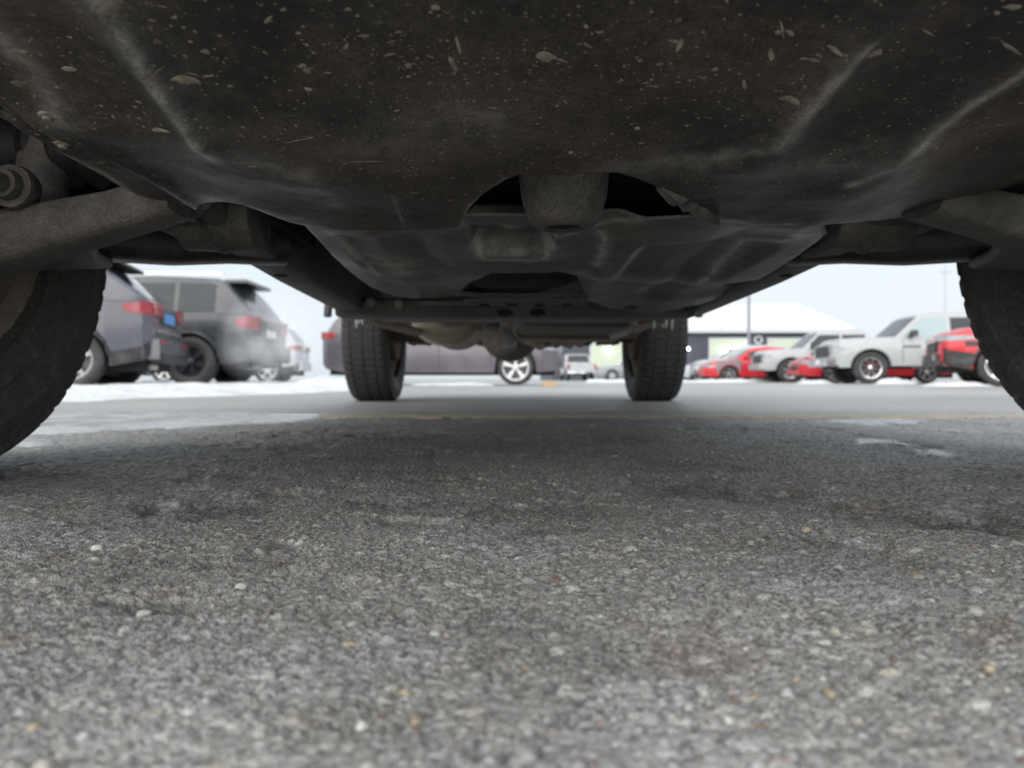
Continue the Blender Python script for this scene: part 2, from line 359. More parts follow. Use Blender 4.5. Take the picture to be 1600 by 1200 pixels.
# ------------------------------------------------------------------ vehicles
rub_m = mat('tyre_rubber', (.03, .03, .031), rough=.75, var=.3, scale=25, bump=.001, bscale=120, dirt=(.085, .08, .075), dscale=5, dlo=.45, dhi=.8)
blk_m = mat('black_plastic', (.02, .02, .022), rough=.55, var=.2, dirt=(.12, .115, .11), dscale=4, dlo=.5, dhi=.85)
dark_m = mat('underbody_black', (.012, .012, .012), rough=.8)
glass_m = mat('tinted_glass', (.02, .025, .03), rough=.06, spec=.35, var=.1, dirt=(.05, .055, .06), dscale=2.5, dlo=.5, dhi=.95)
clear_m = mat('pale_glass', (.25, .32, .33), rough=.08, spec=.8, var=.1)
chrome_m = mat('chrome', (.75, .76, .78), rough=.16, metal=1, var=.1)
alloy_m = mat('alloy_silver', (.6, .61, .63), rough=.3, metal=.8, var=.12, dirt=(.3, .29, .27), dscale=5, dlo=.5, dhi=.8)
steel_m = mat('dull_steel', (.28, .28, .28), rough=.45, metal=.6, var=.2)
rimblk_m = mat('black_alloy', (.03, .03, .035), rough=.3, var=.2)
tail_m = mat('tail_lamp_red', (.26, .012, .02), rough=.14, var=.25, scale=14, dirt=(.3, .11, .12), dscale=5, dlo=.45, dhi=.75)
head_m = mat('head_lamp_clear', (.26, .28, .3), rough=.1, var=.3, scale=12)
plate_m = mat('blue_plate', (.08, .28, .62), rough=.4, var=.08)
white_m = mat('white_plain', (.75, .76, .77), rough=.5, var=.05)
def paint(name, col, salt=(.42, .42, .42), lo=.55, hi=.95):
    return mat(name, col, rough=.28, var=.06, scale=3, coat=.3, dirt=salt, dscale=1.1, dlo=lo, dhi=hi)

def tyre_geo(R_, w, r_in, n=40):
    """plain road tyre about the y axis"""
    prof = [(r_in, -w * .36), (r_in + (R_ - r_in) * .45, -w * .5), (R_ - .03, -w * .46), (R_ - .006, -w * .38), (R_, -w * .2), (R_, w * .2), (R_ - .006, w * .38), (R_ - .03, w * .46), (r_in + (R_ - r_in) * .45, w * .5), (r_in, w * .36)]
    b = MB(); b.lathe(prof, (0, 0, 0), 'Y', n, cap=False); return b
def rim_geo(r, w, spokes, style):
    b = MB(); b.lathe([(r, -w * .34), (r, w * .36), (r * .93, w * .33), (r * .9, w * .1), (r * .3, w * .02), (.01, w * .02)], (0, 0, 0), 'Y', 32, cap=False)
    dish = b; b = MB(); y = w * .3
    b.lathe([(r, w * .30), (r, w * .37), (r * .93, w * .35), (r * .925, w * .28)], (0, 0, 0), 'Y', 32, cap=False)
    b.lathe([(r * .2, w * .05), (r * .2, y), (r * .12, y + .015), (.005, y + .018)], (0, 0, 0), 'Y', 16, cap=False)
    for k in range(spokes):
        a = 2 * math.pi * k / spokes + .3
        M = Matrix.Rotation(-a, 4, 'Y')
        if style == 'pair':
            for s in (-.06, .06):
                M2 = Matrix.Rotation(-(a + s * 1.6), 4, 'Y'); b.box((r * .15, y - .04, -r * .06), (r * .95, y, r * .06), M2)
        else:
            b.box((r * .15, y - .04, -r * .1), (r * .95, y, r * .1), M)
    return dish, b

def car(name, label, cat, loc, rz, sp, group=None, wheels=True):
    E = empty(name, loc, rz); tag(E, label, cat, group)
    L, W = sp['L'], sp['W']; pm = sp['paint']
    ip = lambda k, x: float(np.interp(x, [p[0] for p in sp[k]], [p[1] for p in sp[k]]))
    Rw = sp['R']; arch = Rw * 1.16
    def zb(x):
        z = ip('sill', x)
        for xc in (sp['xr'], sp['xf']):
            d = abs(x - xc)
            if d < arch: z = max(z, Rw * 1.0 + math.sqrt(arch ** 2 - d ** 2) * .98)
        return z
    hw = lambda x: ip('plan', x) * W / 2
    zs = lambda x: ip('belt', x)
    def sy(x, z):                             # half width of the lower body side at height z
        b, t = ip('sill', x), zs(x); q = min(1, max(0, (z - b) / max(.05, t - b)))
        return hw(x) * (.93 + .07 * math.sin(math.pi * (.12 + .72 * q)))
    xs = set(np.linspace(0, L, 40).round(4).tolist())
    for xc in (sp['xr'], sp['xf']):
        for a in np.linspace(0, math.pi, 15): xs.add(round(xc + arch * math.cos(a), 4))
        xs.add(round(xc + arch + .004, 4)); xs.add(round(xc - arch - .004, 4))
    for k in ('belt', 'sill', 'plan'): xs |= {p[0] for p in sp[k]}
    xs = sorted(q for q in xs if 0 <= q <= L)
    rings = []
    for x in xs:
        b_, t_ = zb(x), zs(x); half = []
        half.append((hw(x) * .7, b_ + .005))
        for q in np.linspace(0, 1, 9):
            z = b_ + (t_ - b_) * q * .97; half.append((sy(x, z), z))
        half.append((sy(x, t_) * .965, t_ - .004)); half.append((sy(x, t_) * .9, t_ + .01)); cr = .05 if x > sp['cowl'] or x < sp['tail'] else .0
        half.append((hw(x) * .5, t_ + .01 + cr * .7)); half.append((0, t_ + .01 + cr))
        ring = [(x - L / 2, -y, z) for (y, z) in half] + [(x - L / 2, y, z) for (y, z) in half[-2::-1]]
        rings.append(ring)
    MB().rings(rings).build('body', pm, E, angle=28)
    # greenhouse
    rf = sp['roof']; rx0, rx1 = rf[0][0], rf[-1][0]; tum = sp.get('tumble', .22)
    zr = lambda x: ip('roof', x)
    def gy(x, z): return sy(x, zs(x)) * .93 - tum * max(0, z - zs(x))
    gx = sorted(set(np.linspace(rx0, rx1, 30).round(4).tolist()) | {p[0] for p in rf}); rings = []
    for x in gx:
        base, top = zs(x) - .02, max(zr(x), zs(x) + .006); half = []
        for q in np.linspace(0, 1, 5):
            z = base + (top - .05 * min(1, (top - base) / .3) - base) * q; half.append((gy(x, z), z))
        y1 = half[-1][0]; half += [(y1 * .965, top - .018 * min(1, (top - base) / .3)), (y1 * .88, top), (y1 * .5, top + .015), (0, top + .02)]
        rings.append([(x - L / 2, -y, z) for (y, z) in half] + [(x - L / 2, y, z) for (y, z) in half[-2::-1]])
    MB().rings(rings).build('cabin', sp.get('roof_paint', pm), E, angle=28)
    # side panes
    def side_patch(x0, x1, f0, f1, surf, off, nx=10, nz=4, s=1):
        v = []
        for i in range(nx + 1):
            x = x0 + (x1 - x0) * i / nx; a, b = f0(x), f1(x)
            for j in range(nz + 1):
                z = a + (b - a) * j / nz; v.append((x - L / 2, s * (surf(x, z) + off), z))
        f = [(i * (nz + 1) + j, (i + 1) * (nz + 1) + j, (i + 1) * (nz + 1) + j + 1, i * (nz + 1) + j + 1) for i in range(nx) for j in range(nz)]
        return v, f
    for pi, (a, b) in enumerate(sp.get('panes', [])):
        for s in (1, -1):
            v, f = side_patch(a, b, lambda x: zs(x) + .035, lambda x: max(zs(x) + .045, min(zr(x) - .1, sp['H'] - .13)), gy, .006, s=s)
            MB().add(v, f).build('side_window', sp.get('pane_mats', {}).get(pi, sp.get('pane_mat', glass_m)), E)
    def top_patch(x0, x1, inset, nm):
        v = []; n = 8
        for i in range(n + 1):
            x = x0 + (x1 - x0) * i / n; w = gy(x, max(zr(x) - .05, zs(x))) - inset
            for j in range(7):
                t = j / 6 * 2 - 1; v.append((x - L / 2 + (.004 if nm == 'windscreen' else -.004), w * t, zr(x) + .008 + .015 * (1 - t * t)))
        MB().add(v, [(i * 7 + j, (i + 1) * 7 + j, (i + 1) * 7 + j + 1, i * 7 + j + 1) for i in range(n) for j in range(6)]).build(nm, glass_m, E)
    ws = sp['screen']; top_patch(ws[0], ws[1], .07, 'windscreen')
    bl = sp['backlight']; top_patch(bl[0], bl[1], .1, 'rear_window')
    # panel seams, handles, mirrors
    for xq in sp.get('seams', []):
        for s in (1, -1):
            v, f = side_patch(xq - .006, xq + .006, lambda x: zb(x) + .03, lambda x: zs(x) - .02, sy, .002, nx=1, nz=8, s=s)
            MB().add(v, f).build('door_seam', dark_m, E)
    for xq in sp.get('handles', []):
        for s in (1, -1):
            z = zs(xq) - .12; y = sy(xq, z)
            MB().box((xq - .1 - L / 2, s * y - .01, z - .018), (xq + .1 - L / 2, s * y + .03 * s, z + .018)).build('door_handle', sp.get('handle_mat', pm), E)
    mxq = sp['mirror']
    for s in (1, -1):
        y = sy(mxq, zs(mxq)); b = MB(); z0 = zs(mxq) + .03
        b.sections([((mxq - .1 - L / 2, s * (y + .1), z0 + .1), .02, .05), ], .01) if False else None
        b.rings([[(mxq - L / 2 + dx, s * (y + .02 + .22 * q), z0 + .09 + dz) for (dx, dz) in ((-.09, -.07), (.02, -.08), (.07, 0), (.03, .08), (-.09, .07))] for q in (.2, .5, .9, 1.0)])
        b.box((mxq - L / 2 - .05, s * (y - .05), z0), (mxq - L / 2 + .03, s * (y + .08), z0 + .05))
        b.build('wing_mirror', sp.get('mirror_mat', pm), E)
    # lower cladding and arch lips
    if sp.get('clad'):
        cm, ch = sp['clad']
        for s in (1, -1):
            v, f = side_patch(.03, L - .03, lambda x: zb(x) - .004, lambda x: max(ip('sill', x) + ch, zb(x) + .05), sy, .007, nx=90, nz=3, s=s)
            MB().add(v, f).build('sill_cladding', cm, E)
    for xc in (sp['xr'], sp['xf']):
        for s in (1, -1):
            b = MB(); pts = []
            for a in np.linspace(R(8), R(172), 16):
                x = xc + (arch + .0) * math.cos(a); z = Rw + arch * math.sin(a) * .98
                if 0.02 < x < L - .02: pts.append((x - L / 2, s * (sy(x, z) - .004), z))
            if len(pts) > 3: b.tube(pts, .022, 6); b.build('arch_lip', sp.get('lip_mat', sp['clad'][0] if sp.get('clad') else pm), E)
    b = MB(); iw = W / 2 - sp['tw'] - .08
    zl = .70 if not wheels else sp['sill'][len(sp['sill']) // 2][1] - .05
    b.box((.12 - L / 2, -iw, zl), (L / 2 - .15, iw, max(.78, zl + .1))); b.build('underbody', dark_m, E)
    # wheels
    if wheels:
        for xc in (sp['xr'], sp['xf']):
            for s in (1, -1):
                ri = Rw * sp.get('rim', .66)
                w = tyre_geo(Rw, sp['tw'], ri).build('wheel', rub_m, E)
                w.location = (xc - L / 2, s * (hw(xc) - sp['tw'] / 2 - .015), Rw)
                if s < 0: w.rotation_euler = (0, 0, math.pi)
                d_, s_ = rim_geo(ri * 1.01, sp['tw'], sp.get('spokes', 5), sp.get('style', 'single')); d_.build('rim', rimblk_m, w); s_.build('spokes', sp.get('rim_mat', alloy_m), w)
    # corner lamps: patches that wrap from the side onto the end
    def lamp(nm, x0, x1, z0, z1, m, end, wy):
        for s in (1, -1):
            e_ = (lambda x: x / max(.01, x1)) if end == 'rear' else (lambda x: (L - x) / max(.01, L - x0)); v, f = side_patch(x0, x1, lambda x: z0 + (z1 - z0) * .3 * e_(x) ** 2, lambda x: z1 - (z1 - z0) * .25 * e_(x) ** 2, sy, .008, nx=8, nz=2, s=s); b = MB().add(v, f)
            xe = 0 if end == 'rear' else L; y = sy(xe, (z0 + z1) / 2); dx = -.012 if end == 'rear' else .012
            y0, y1 = s * (y + .008), s * (y - wy)
            b.box((xe - L / 2 + dx - .02, min(y0, y1), z0), (xe - L / 2 + dx, max(y0, y1), z1)); b.build(nm, m, E)
    if sp.get('tail_lamp'): q = sp['tail_lamp']; lamp('tail_lamp', 0.0, q[0], q[1], q[2], tail_m, 'rear', q[3])
    if sp.get('head_lamp'): q = sp['head_lamp']; lamp('head_lamp', L - q[0], L, q[1], q[2], head_m, 'front', q[3])
    for (nm, end, y0, y1, z0, z1, d, m) in sp.get('fascia', []):
        xe = -L / 2 if end == 'rear' else L / 2; sg = -1 if end == 'rear' else 1
        a, c = sorted((xe - sg * .05, xe + sg * d)); b = MB()
        b.rings([[(x, yy, zz) for (yy, zz) in ((y0 + e, z0), (y1 - e, z0), (y1, z0 + e), (y1, z1 - e), (y1 - e, z1), (y0 + e, z1), (y0, z1 - e), (y0, z0 + e))] for x, e in ((a, .01), (c, .015))])
        b.build(nm, m, E)
    for (nm, a, c, m) in sp.get('boxes', []):
        MB().box((a[0] - L / 2, a[1], a[2]), (c[0] - L / 2, c[1], c[2])).build(nm, m, E)
    return E, dict(sy=sy, gy=gy, zs=zs, zr=zr, L=L, patch=side_patch)

def suv(pm, **k):
    d = dict(L=4.5, W=1.86, H=1.66, paint=pm, R=.36, tw=.23, xr=.86, xf=3.62, cowl=3.35, tail=.0, rim=.66,
             belt=[(0, .98), (.06, 1.06), (1.0, 1.07), (2.4, 1.02), (3.2, .99), (3.4, 1.0), (4.1, .93), (4.38, .84), (4.5, .68)],
             sill=[(0, .46), (.1, .36), (.5, .27), (4.0, .27), (4.4, .33), (4.5, .45)],
             plan=[(0, .80), (.1, .90), (.5, .98), (1.0, 1.0), (3.6, 1.0), (4.15, .93), (4.4, .82), (4.5, .68)],
             roof=[(.06, 1.06), (.16, 1.25), (.36, 1.55), (.55, 1.61), (1.5, 1.66), (2.2, 1.63), (2.6, 1.53), (3.36, 1.0)],
             screen=(2.66, 3.3), backlight=(.13, .36), panes=[(.55, 1.2), (1.26, 2.05), (2.12, 2.95)], seams=[1.23, 2.09, 3.1], handles=[1.5, 2.35], mirror=2.95, mirror_mat=pm,
             clad=(blk_m, .16), tail_lamp=(.32, .93, 1.08, .3), head_lamp=(.35, .72, .86, .3), spokes=5)
    d.update(k); return d
def pickup(pm, **k):
    d = dict(L=5.9, W=2.0, H=1.85, paint=pm, R=.41, tw=.27, xr=1.2, xf=4.98, cowl=4.5, tail=2.0, rim=.6,
             belt=[(0, 1.12), (1.98, 1.17), (2.06, 1.18), (4.45, 1.17), (4.55, 1.19), (5.4, 1.17), (5.82, 1.13), (5.9, 1.02)],
             sill=[(0, .6), (.1, .5), (1, .48), (5.2, .46), (5.8, .42), (5.9, .5)],
             plan=[(0, .93), (.08, .98), (.6, .99), (5.2, 1.0), (5.6, .98), (5.82, .94), (5.9, .88)],
             roof=[(2.08, 1.18), (2.16, 1.5), (2.3, 1.79), (2.6, 1.84), (3.5, 1.85), (3.85, 1.80), (4.5, 1.18)],
             screen=(3.92, 4.45), backlight=(2.1, 2.28), panes=[(2.36, 3.12), (3.2, 4.2)], seams=[2.06, 3.16, 4.32], handles=[2.5, 3.5], mirror=4.12,
             clad=None, tail_lamp=(.14, .78, 1.08, .12), head_lamp=(.28, .82, 1.0, .4), spokes=8, tumble=.2, lip_mat=blk_m)
    d.update(k); return d
def sedan(pm, **k):
    d = dict(L=4.6, W=1.82, H=1.42, paint=pm, R=.33, tw=.215, xr=.95, xf=3.7, cowl=3.2, tail=.7, rim=.66,
             belt=[(0, .78), (.06, .92), (.7, .96), (2.4, .93), (3.2, .91), (4.1, .8), (4.45, .7), (4.6, .56)],
             sill=[(0, .4), (.1, .3), (.6, .22), (4.1, .2), (4.5, .22), (4.6, .34)],
             plan=[(0, .76), (.12, .88), (.6, .97), (1.2, 1.0), (3.6, 1.0), (4.2, .92), (4.48, .78), (4.6, .6)],
             roof=[(.65, .96), (1.0, 1.16), (1.4, 1.36), (1.9, 1.42), (2.4, 1.38), (2.7, 1.29), (3.22, .91)],
             screen=(2.66, 3.16), backlight=(.75, 1.36), panes=[(1.2, 1.95), (2.02, 2.85)], seams=[1.2, 1.98, 3.05], handles=[1.4, 2.2], mirror=2.85,
             clad=None, tail_lamp=(.3, .76, .9, .4), head_lamp=(.4, .58, .7, .3), spokes=5)
    d.update(k); return d

# local +x is the car's heading; rz turns it. Heading -x is pi.
grey1 = paint('lavender_grey_paint', (.075, .075, .092), (.2, .2, .215), .5, .95); grey2 = paint('slate_grey_paint', (.03, .034, .041), (.12, .124, .132), .45, .9)
silver = paint('silver_paint', (.4, .42, .45)); plum = paint('plum_grey_paint', (.095, .085, .1), (.2, .195, .205), .5, .95)
red = paint('red_paint', (.48, .02, .03), (.5, .3, .3), .6, 1.1); whitep = paint('white_paint', (.37, .38, .39), (.29, .29, .285), .5, .9)
primer = mat('grey_primer', (.15, .16, .17), rough=.6, var=.1)
def place(rear_corner, heading, sp):          # car centre from the ground position of its near (left) rear corner, heading angle rz
    c, s = math.cos(heading), math.sin(heading)
    lx, ly = -sp['L'] / 2, sp['W'] / 2 * .9
    return (rear_corner[0] - (c * lx - s * ly), rear_corner[1] - (s * lx + c * ly), 0)

# left row: tails towards the aisle
sp = suv(grey1, roof=[(.04, 1.06), (.3, 1.27), (.62, 1.52), (.8, 1.59), (1.5, 1.65), (2.2, 1.63), (2.6, 1.53), (3.36, 1.0)], backlight=(.1, .6), panes=[(.8, 1.2), (1.26, 2.05), (2.12, 2.95)], fascia=[('rear_bumper', 'rear', -.74, .74, .36, .62, .07, grey1), ('bumper_trim', 'rear', -.66, .66, .32, .44, .085, blk_m), ('license_plate', 'rear', -.26, .26, .84, .97, .02, plate_m),
                         ('plate_recess', 'rear', -.42, .42, .80, 1.0, .012, blk_m), ('chrome_bar', 'rear', -.6, .6, .70, .74, .03, chrome_m), ('reflector', 'rear', .5, .68, .55, .6, .09, tail_m), ('reflector', 'rear', -.68, -.5, .55, .6, .09, tail_m)],
         boxes=[('spoiler', (.45, -.62, 1.57), (.85, .62, 1.605), blk_m), ('exhaust_tip', (.02, .42, .24), (.2, .5, .30), steel_m)], tail_lamp=(.3, .9, 1.06, .34), rim_mat=steel_m)
car('parked_suv', 'lavender grey SUV with blue plate on its tailgate, next to the left front tyre', 'suv', place((-4.32, 8.5), R(180 + 13), sp), R(180 + 13), sp, 'cars parked along the left')
sp = suv(grey2, L=4.95, W=1.95, H=1.8, R=.405, tw=.25, xr=.98, xf=3.95, cowl=3.6, rim=.62, rim_mat=rimblk_m, spokes=6, style='pair',
         belt=[(0, 1.1), (.05, 1.17), (3.4, 1.13), (3.6, 1.14), (4.6, 1.07), (4.85, .98), (4.95, .8)], sill=[(0, .5), (.1, .42), (.5, .36), (4.4, .36), (4.85, .4), (4.95, .5)],
         plan=[(0, .87), (.1, .95), (.5, .99), (1.0, 1.0), (4.2, 1.0), (4.6, .95), (4.85, .86), (4.95, .76)],
         roof=[(.05, 1.17), (.2, 1.38), (.46, 1.68), (.65, 1.76), (1.6, 1.8), (2.5, 1.78), (2.85, 1.69), (3.62, 1.14)], screen=(2.9, 3.55), backlight=(.1, .45), panes=[(.62, 1.2), (1.28, 2.15), (2.22, 3.1)], seams=[1.24, 2.19, 3.4], handles=[1.5, 2.5], mirror=3.1,
         tail_lamp=(.26, .92, 1.13, .24), clad=(blk_m, .14), fascia=[('rear_bumper', 'rear', -.82, .82, .44, .68, .09, grey2), ('license_plate', 'rear', -.22, .22, .82, .95, .02, white_m), ('bumper_trim', 'rear', -.74, .74, .4, .52, .1, blk_m)],
         boxes=[('spoiler', (.2, -.62, 1.7), (.55, .62, 1.75), grey2), ('roof_rail', (.6, .56, 1.83), (2.6, .6, 1.87), alloy_m), ('roof_rail', (.6, -.6, 1.83), (2.6, -.56, 1.87), alloy_m), ('exhaust_tip', (0, .5, .28), (.2, .58, .35), steel_m)])
car('parked_suv', 'dark grey SUV with black wheels and steam at its tailpipe', 'suv', place((-4.12, 11.3), R(181), sp), R(181), sp, 'cars parked along the left')
sp = suv(silver, H=1.56, fascia=[('rear_bumper', 'rear', -.72, .72, .36, .6, .07, silver), ('license_plate', 'rear', -.24, .24, .72, .84, .02, white_m)])
car('parked_suv', 'pale silver SUV behind the dark grey SUV, low red lamps showing', 'suv', place((-6.0, 20.0), R(186), sp), R(186), sp, 'cars parked along the left')
# minivan seen side on, nose to the right
sp = suv(plum, L=4.95, W=1.95, H=1.7, R=.37, tw=.235, xr=.98, xf=4.0, cowl=3.8, rim=.72, rim_mat=mat('bright_alloy', (.72, .72, .7), rough=.35, metal=.3, var=.1), spokes=5, style='pair',
         belt=[(0, .98), (.08, 1.08), (1.0, 1.06), (2.8, 1.0), (3.8, .97), (4.5, .88), (4.82, .78), (4.95, .6)], sill=[(0, .42), (.1, .33), (.5, .26), (4.4, .26), (4.85, .3), (4.95, .42)],
         plan=[(0, .8), (.12, .9), (.5, .98), (1.0, 1.0), (4.0, 1.0), (4.55, .92), (4.82, .8), (4.95, .64)],
         roof=[(.08, 1.08), (.2, 1.3), (.5, 1.62), (.8, 1.68), (1.8, 1.7), (2.6, 1.66), (3.0, 1.54), (3.82, .97)], screen=(3.05, 3.75), backlight=(.16, .5), panes=[(.75, 1.5), (1.56, 2.4), (2.48, 3.4)], seams=[1.53, 2.44, 3.5], handles=[1.7, 3.25], handle_mat=chrome_m, mirror=3.3,
         clad=(plum, .1), tail_lamp=(.3, .95, 1.1, .3), head_lamp=(.45, .7, .84, .3), fascia=[('front_bumper', 'front', -.6, .6, .36, .56, .06, plum)])
car('parked_minivan', 'plum grey minivan with bright spoked wheels, side on behind the rear axle', 'minivan', (-1.42, 15.4, 0), R(-2), sp)
# right row: noses towards the aisle, near side to us
def placef(front, d, t, sp):                  # car centre from the plan position of its near front corner, nose turned t degrees away
    c, s = math.cos(R(180 - t)), math.sin(R(180 - t)); lx, ly = sp['L'] / 2, sp['W'] / 2 * .84
    return (front - (c * lx - s * ly), d - (s * lx + c * ly), 0)
sp = suv(red, L=4.7, clad=(blk_m, .28), belt=[(0, .98), (.06, 1.06), (1.0, 1.07), (2.4, 1.04), (3.3, 1.02), (3.5, 1.03), (4.3, 1.0), (4.58, .92), (4.7, .74)], xf=3.8, cowl=3.5, sill=[(0, .46), (.1, .36), (.5, .29), (4.2, .29), (4.6, .36), (4.7, .46)],
         plan=[(0, .80), (.1, .90), (.5, .98), (1.0, 1.0), (3.8, 1.0), (4.35, .95), (4.6, .87), (4.7, .78)],
         roof=[(.06, 1.06), (.16, 1.25), (.36, 1.55), (.55, 1.61), (1.5, 1.66), (2.3, 1.63), (2.7, 1.53), (3.52, 1.03)], screen=(2.76, 3.45), rim_mat=alloy_m, rim=.7, R=.37,
         head_lamp=(.5, .8, .9, .34), fascia=[('grille', 'front', -.42, .42, .62, .84, .03, blk_m), ('chrome_bar', 'front', -.45, .45, .8, .83, .045, chrome_m), ('front_bumper', 'front', -.66, .66, .36, .58, .07, blk_m), ('fog_lamp', 'front', .46, .6, .46, .56, .085, head_m), ('fog_lamp', 'front', -.6, -.46, .46, .56, .085, head_m)])
E, q = car('parked_suv', 'red SUV with black lower trim, nose beside the right front tyre', 'suv', placef(7.62, 12.6, 21, sp), R(180 - 21), sp, 'cars parked along the right')
v, f = q['patch'](3.9, 4.35, lambda x: .70, lambda x: .79, q['sy'], .01); MB().add(v, f).build('fender_vent', blk_m, E)
sp = pickup(whitep, L=6.0, H=1.84, R=.42, xf=5.08, pane_mats={1: clear_m}, rim_mat=chrome_m, spokes=8, rim=.64,
            fascia=[('grille', 'front', -.55, .55, .72, 1.0, .04, blk_m), ('front_bumper', 'front', -.9, .9, .46, .68, .14, chrome_m), ('license_plate', 'front', -.15, .15, .52, .64, .15, white_m)], mirror_mat=blk_m,
            boxes=[('running_board', (2.2, .88, .40), (4.1, 1.0, .45), blk_m), ('roof_lamp', (3.2, -.1, 1.86), (3.3, .1, 1.9), blk_m)])
E, q = car('parked_pickup', 'white crew cab pickup with chrome wheels behind the red SUV', 'pickup', placef(8.39, 18.6, 8, sp), R(180 - 8), sp, 'cars parked along the right')
for k in range(5):
    v, f = q['patch'](4.3 - .085 * k - .06, 4.3 - .085 * k, lambda x: .93, lambda x: .99, q['sy'], .006, nx=2, nz=1); MB().add(v, f).build('badge_letter', blk_m, E)
sp = sedan(red, L=4.5, belt=[(0, .78), (.06, .92), (.7, .94), (2.4, .9), (3.2, .88), (4.0, .8), (4.35, .72), (4.5, .6)], xf=3.6, plan=[(0, .76), (.12, .88), (.6, .97), (1.2, 1.0), (3.6, 1.0), (4.1, .95), (4.38, .86), (4.5, .72)], sill=[(0, .4), (.1, .3), (.6, .22), (4.0, .2), (4.4, .22), (4.5, .3)],
           fascia=[('front_bumper', 'front', -.6, .6, .28, .5, .06, red), ('grille', 'front', -.4, .4, .4, .54, .07, blk_m)])
car('parked_sedan', 'bright red sedan nose showing between the two white pickups', 'sedan', placef(8.85, 21.6, 6, sp), R(180 - 6), sp, 'cars parked along the right')
sp = pickup(whitep, L=5.8, H=1.8, R=.41, xf=4.9, rim_mat=alloy_m, spokes=6, belt=[(0, 1.1), (1.98, 1.14), (4.4, 1.13), (4.5, 1.15), (5.3, 1.13), (5.7, 1.08), (5.8, .98)],
            plan=[(0, .93), (.08, .98), (.6, .99), (5.1, 1.0), (5.5, .98), (5.72, .94), (5.8, .88)], sill=[(0, .6), (.1, .5), (1, .48), (5.1, .46), (5.7, .42), (5.8, .5)],
            fascia=[('grille', 'front', -.5, .5, .72, .98, .04, blk_m), ('front_bumper', 'front', -.86, .86, .46, .66, .12, whitep)], mirror_mat=blk_m)
E, q = car('parked_pickup', 'white pickup with grey wheels behind the bright red sedan', 'pickup', placef(8.84, 25.0, 6, sp), R(180 - 6), sp, 'cars parked along the right')
v, f = q['patch'](4.15, 4.22, lambda x: .82, lambda x: 1.05, q['sy'], .008, nx=1); MB().add(v, f).build('fender_vent', blk_m, E)
sp = sedan(red, L=4.4, H=1.36, xf=3.5, belt=[(0, .78), (.06, .9), (.7, .92), (2.4, .9), (3.1, .9), (3.9, .82), (4.25, .72), (4.4, .58)], plan=[(0, .76), (.12, .88), (.6, .97), (1.2, 1.0), (3.5, 1.0), (4.0, .94), (4.28, .84), (4.4, .68)],
           sill=[(0, .4), (.1, .3), (.6, .22), (3.9, .2), (4.3, .22), (4.4, .3)], rim_mat=steel_m, fascia=[('front_bumper', 'front', -.6, .6, .26, .56, .07, red)])
E, q = car('parked_coupe', 'small red coupe with a bare grey front fender', 'coupe', placef(7.75, 28.4, 5, sp), R(180 - 5), sp, 'cars parked along the right')
for s in (1, -1):
    v, f = q['patch'](3.06, 3.98, lambda x: max(.26, .33 + math.sqrt(max(0, .39 ** 2 - (x - 3.5) ** 2))), lambda x: q['zs'](x) - .01, q['sy'], .009, nx=16, s=s); MB().add(v, f).build('fender_panel', primer, E)
sp = suv(whitep, L=4.5, H=1.6, pane_mat=clear_m)
car('parked_crossover', 'white crossover just behind the small red coupe', 'crossover', placef(8.2, 32, 6, sp), R(180 - 6), sp, 'cars parked along the right')
sp = sedan(silver, L=4.6)
car('parked_sedan', 'silver sedan at the far end of the right hand row', 'sedan', placef(8.5, 36.0, 8, sp), R(180 - 8), sp, 'cars parked along the right')
sp = pickup(whitep, fascia=[('tailgate', 'rear', -.86, .86, .66, 1.08, .02, whitep), ('rear_bumper', 'rear', -.94, .94, .48, .62, .14, chrome_m), ('license_plate', 'rear', -.16, .16, .5, .6, .15, white_m)])
car('parked_pickup', 'far white pickup facing the building, tail towards us below the rear axle', 'pickup', (4.55, 50, 0), R(92), sp)
sp = sedan(mat('grey_far_paint', (.2, .21, .23), rough=.3, coat=.5))
car('parked_sedan', 'grey sedan half hidden behind the right rear tyre', 'sedan', (7.2, 42, 0), R(180), sp)

# ------------------------------------------------------------------ workshop building
navy = mat('navy_metal_siding', (.045, .052, .072), rough=.5, var=.15, scale=2)
trim_m = mat('pale_trim', (.45, .47, .5), rough=.5)
lit_m = emit('lit_workshop_glass', (.27, .31, .23), .35)
lamp_m = emit('wall_lamp_glow', (1.0, .98, .86), 6.0)
B = empty('workshop_building', (17, 62, 0)); tag(B, 'dark navy metal workshop with snowy roof and lit garage doors', 'building')
bx0, bx1, by0, by1, ev, rd = 3.5, 29.6, 62.0, 88.0, 4.35, 8.0
b = MB(); b.add([(bx0, by0, 0), (bx1, by0, 0), (bx1, by1, 0), (bx0, by1, 0), (bx0, by0, ev), (bx1, by0, ev), (bx1, by1, ev), (bx0, by1, ev), (bx0, 75, rd - .15), (bx1, 75, rd - .15)],
                [(0, 1, 5, 4), (2, 3, 7, 6), (1, 2, 6, 9, 5), (3, 0, 4, 8, 7), (4, 5, 9, 8), (6, 7, 8, 9)])
b.build('wall', navy, B, world=True)
b = MB()
for k in range(88):
    x = bx0 + .15 + k * .295; b.box((x, by0 - .035, .02), (x + .06, by0 + .01, ev - .02))
o = b.build('siding_ribs', navy, B, smooth=False, world=True); o['kind'] = 'stuff'
b = MB(); rings = []
for (y, z) in ((61.6, ev + .03), (75, rd), (88.4, ev + .03)):
    rings.append([(bx0 - .3, y, z), (bx1 + .3, y, z), (bx1 + .3, y, z + .22), (bx0 - .3, y, z + .22)])
b.rings(rings).build('snow_roof', snow_m, B, world=True)
MB().box((bx0 - .3, 61.5, ev - .22), (bx1 + .3, 61.62, ev + .06)).build('gutter', trim_m, B, world=True)
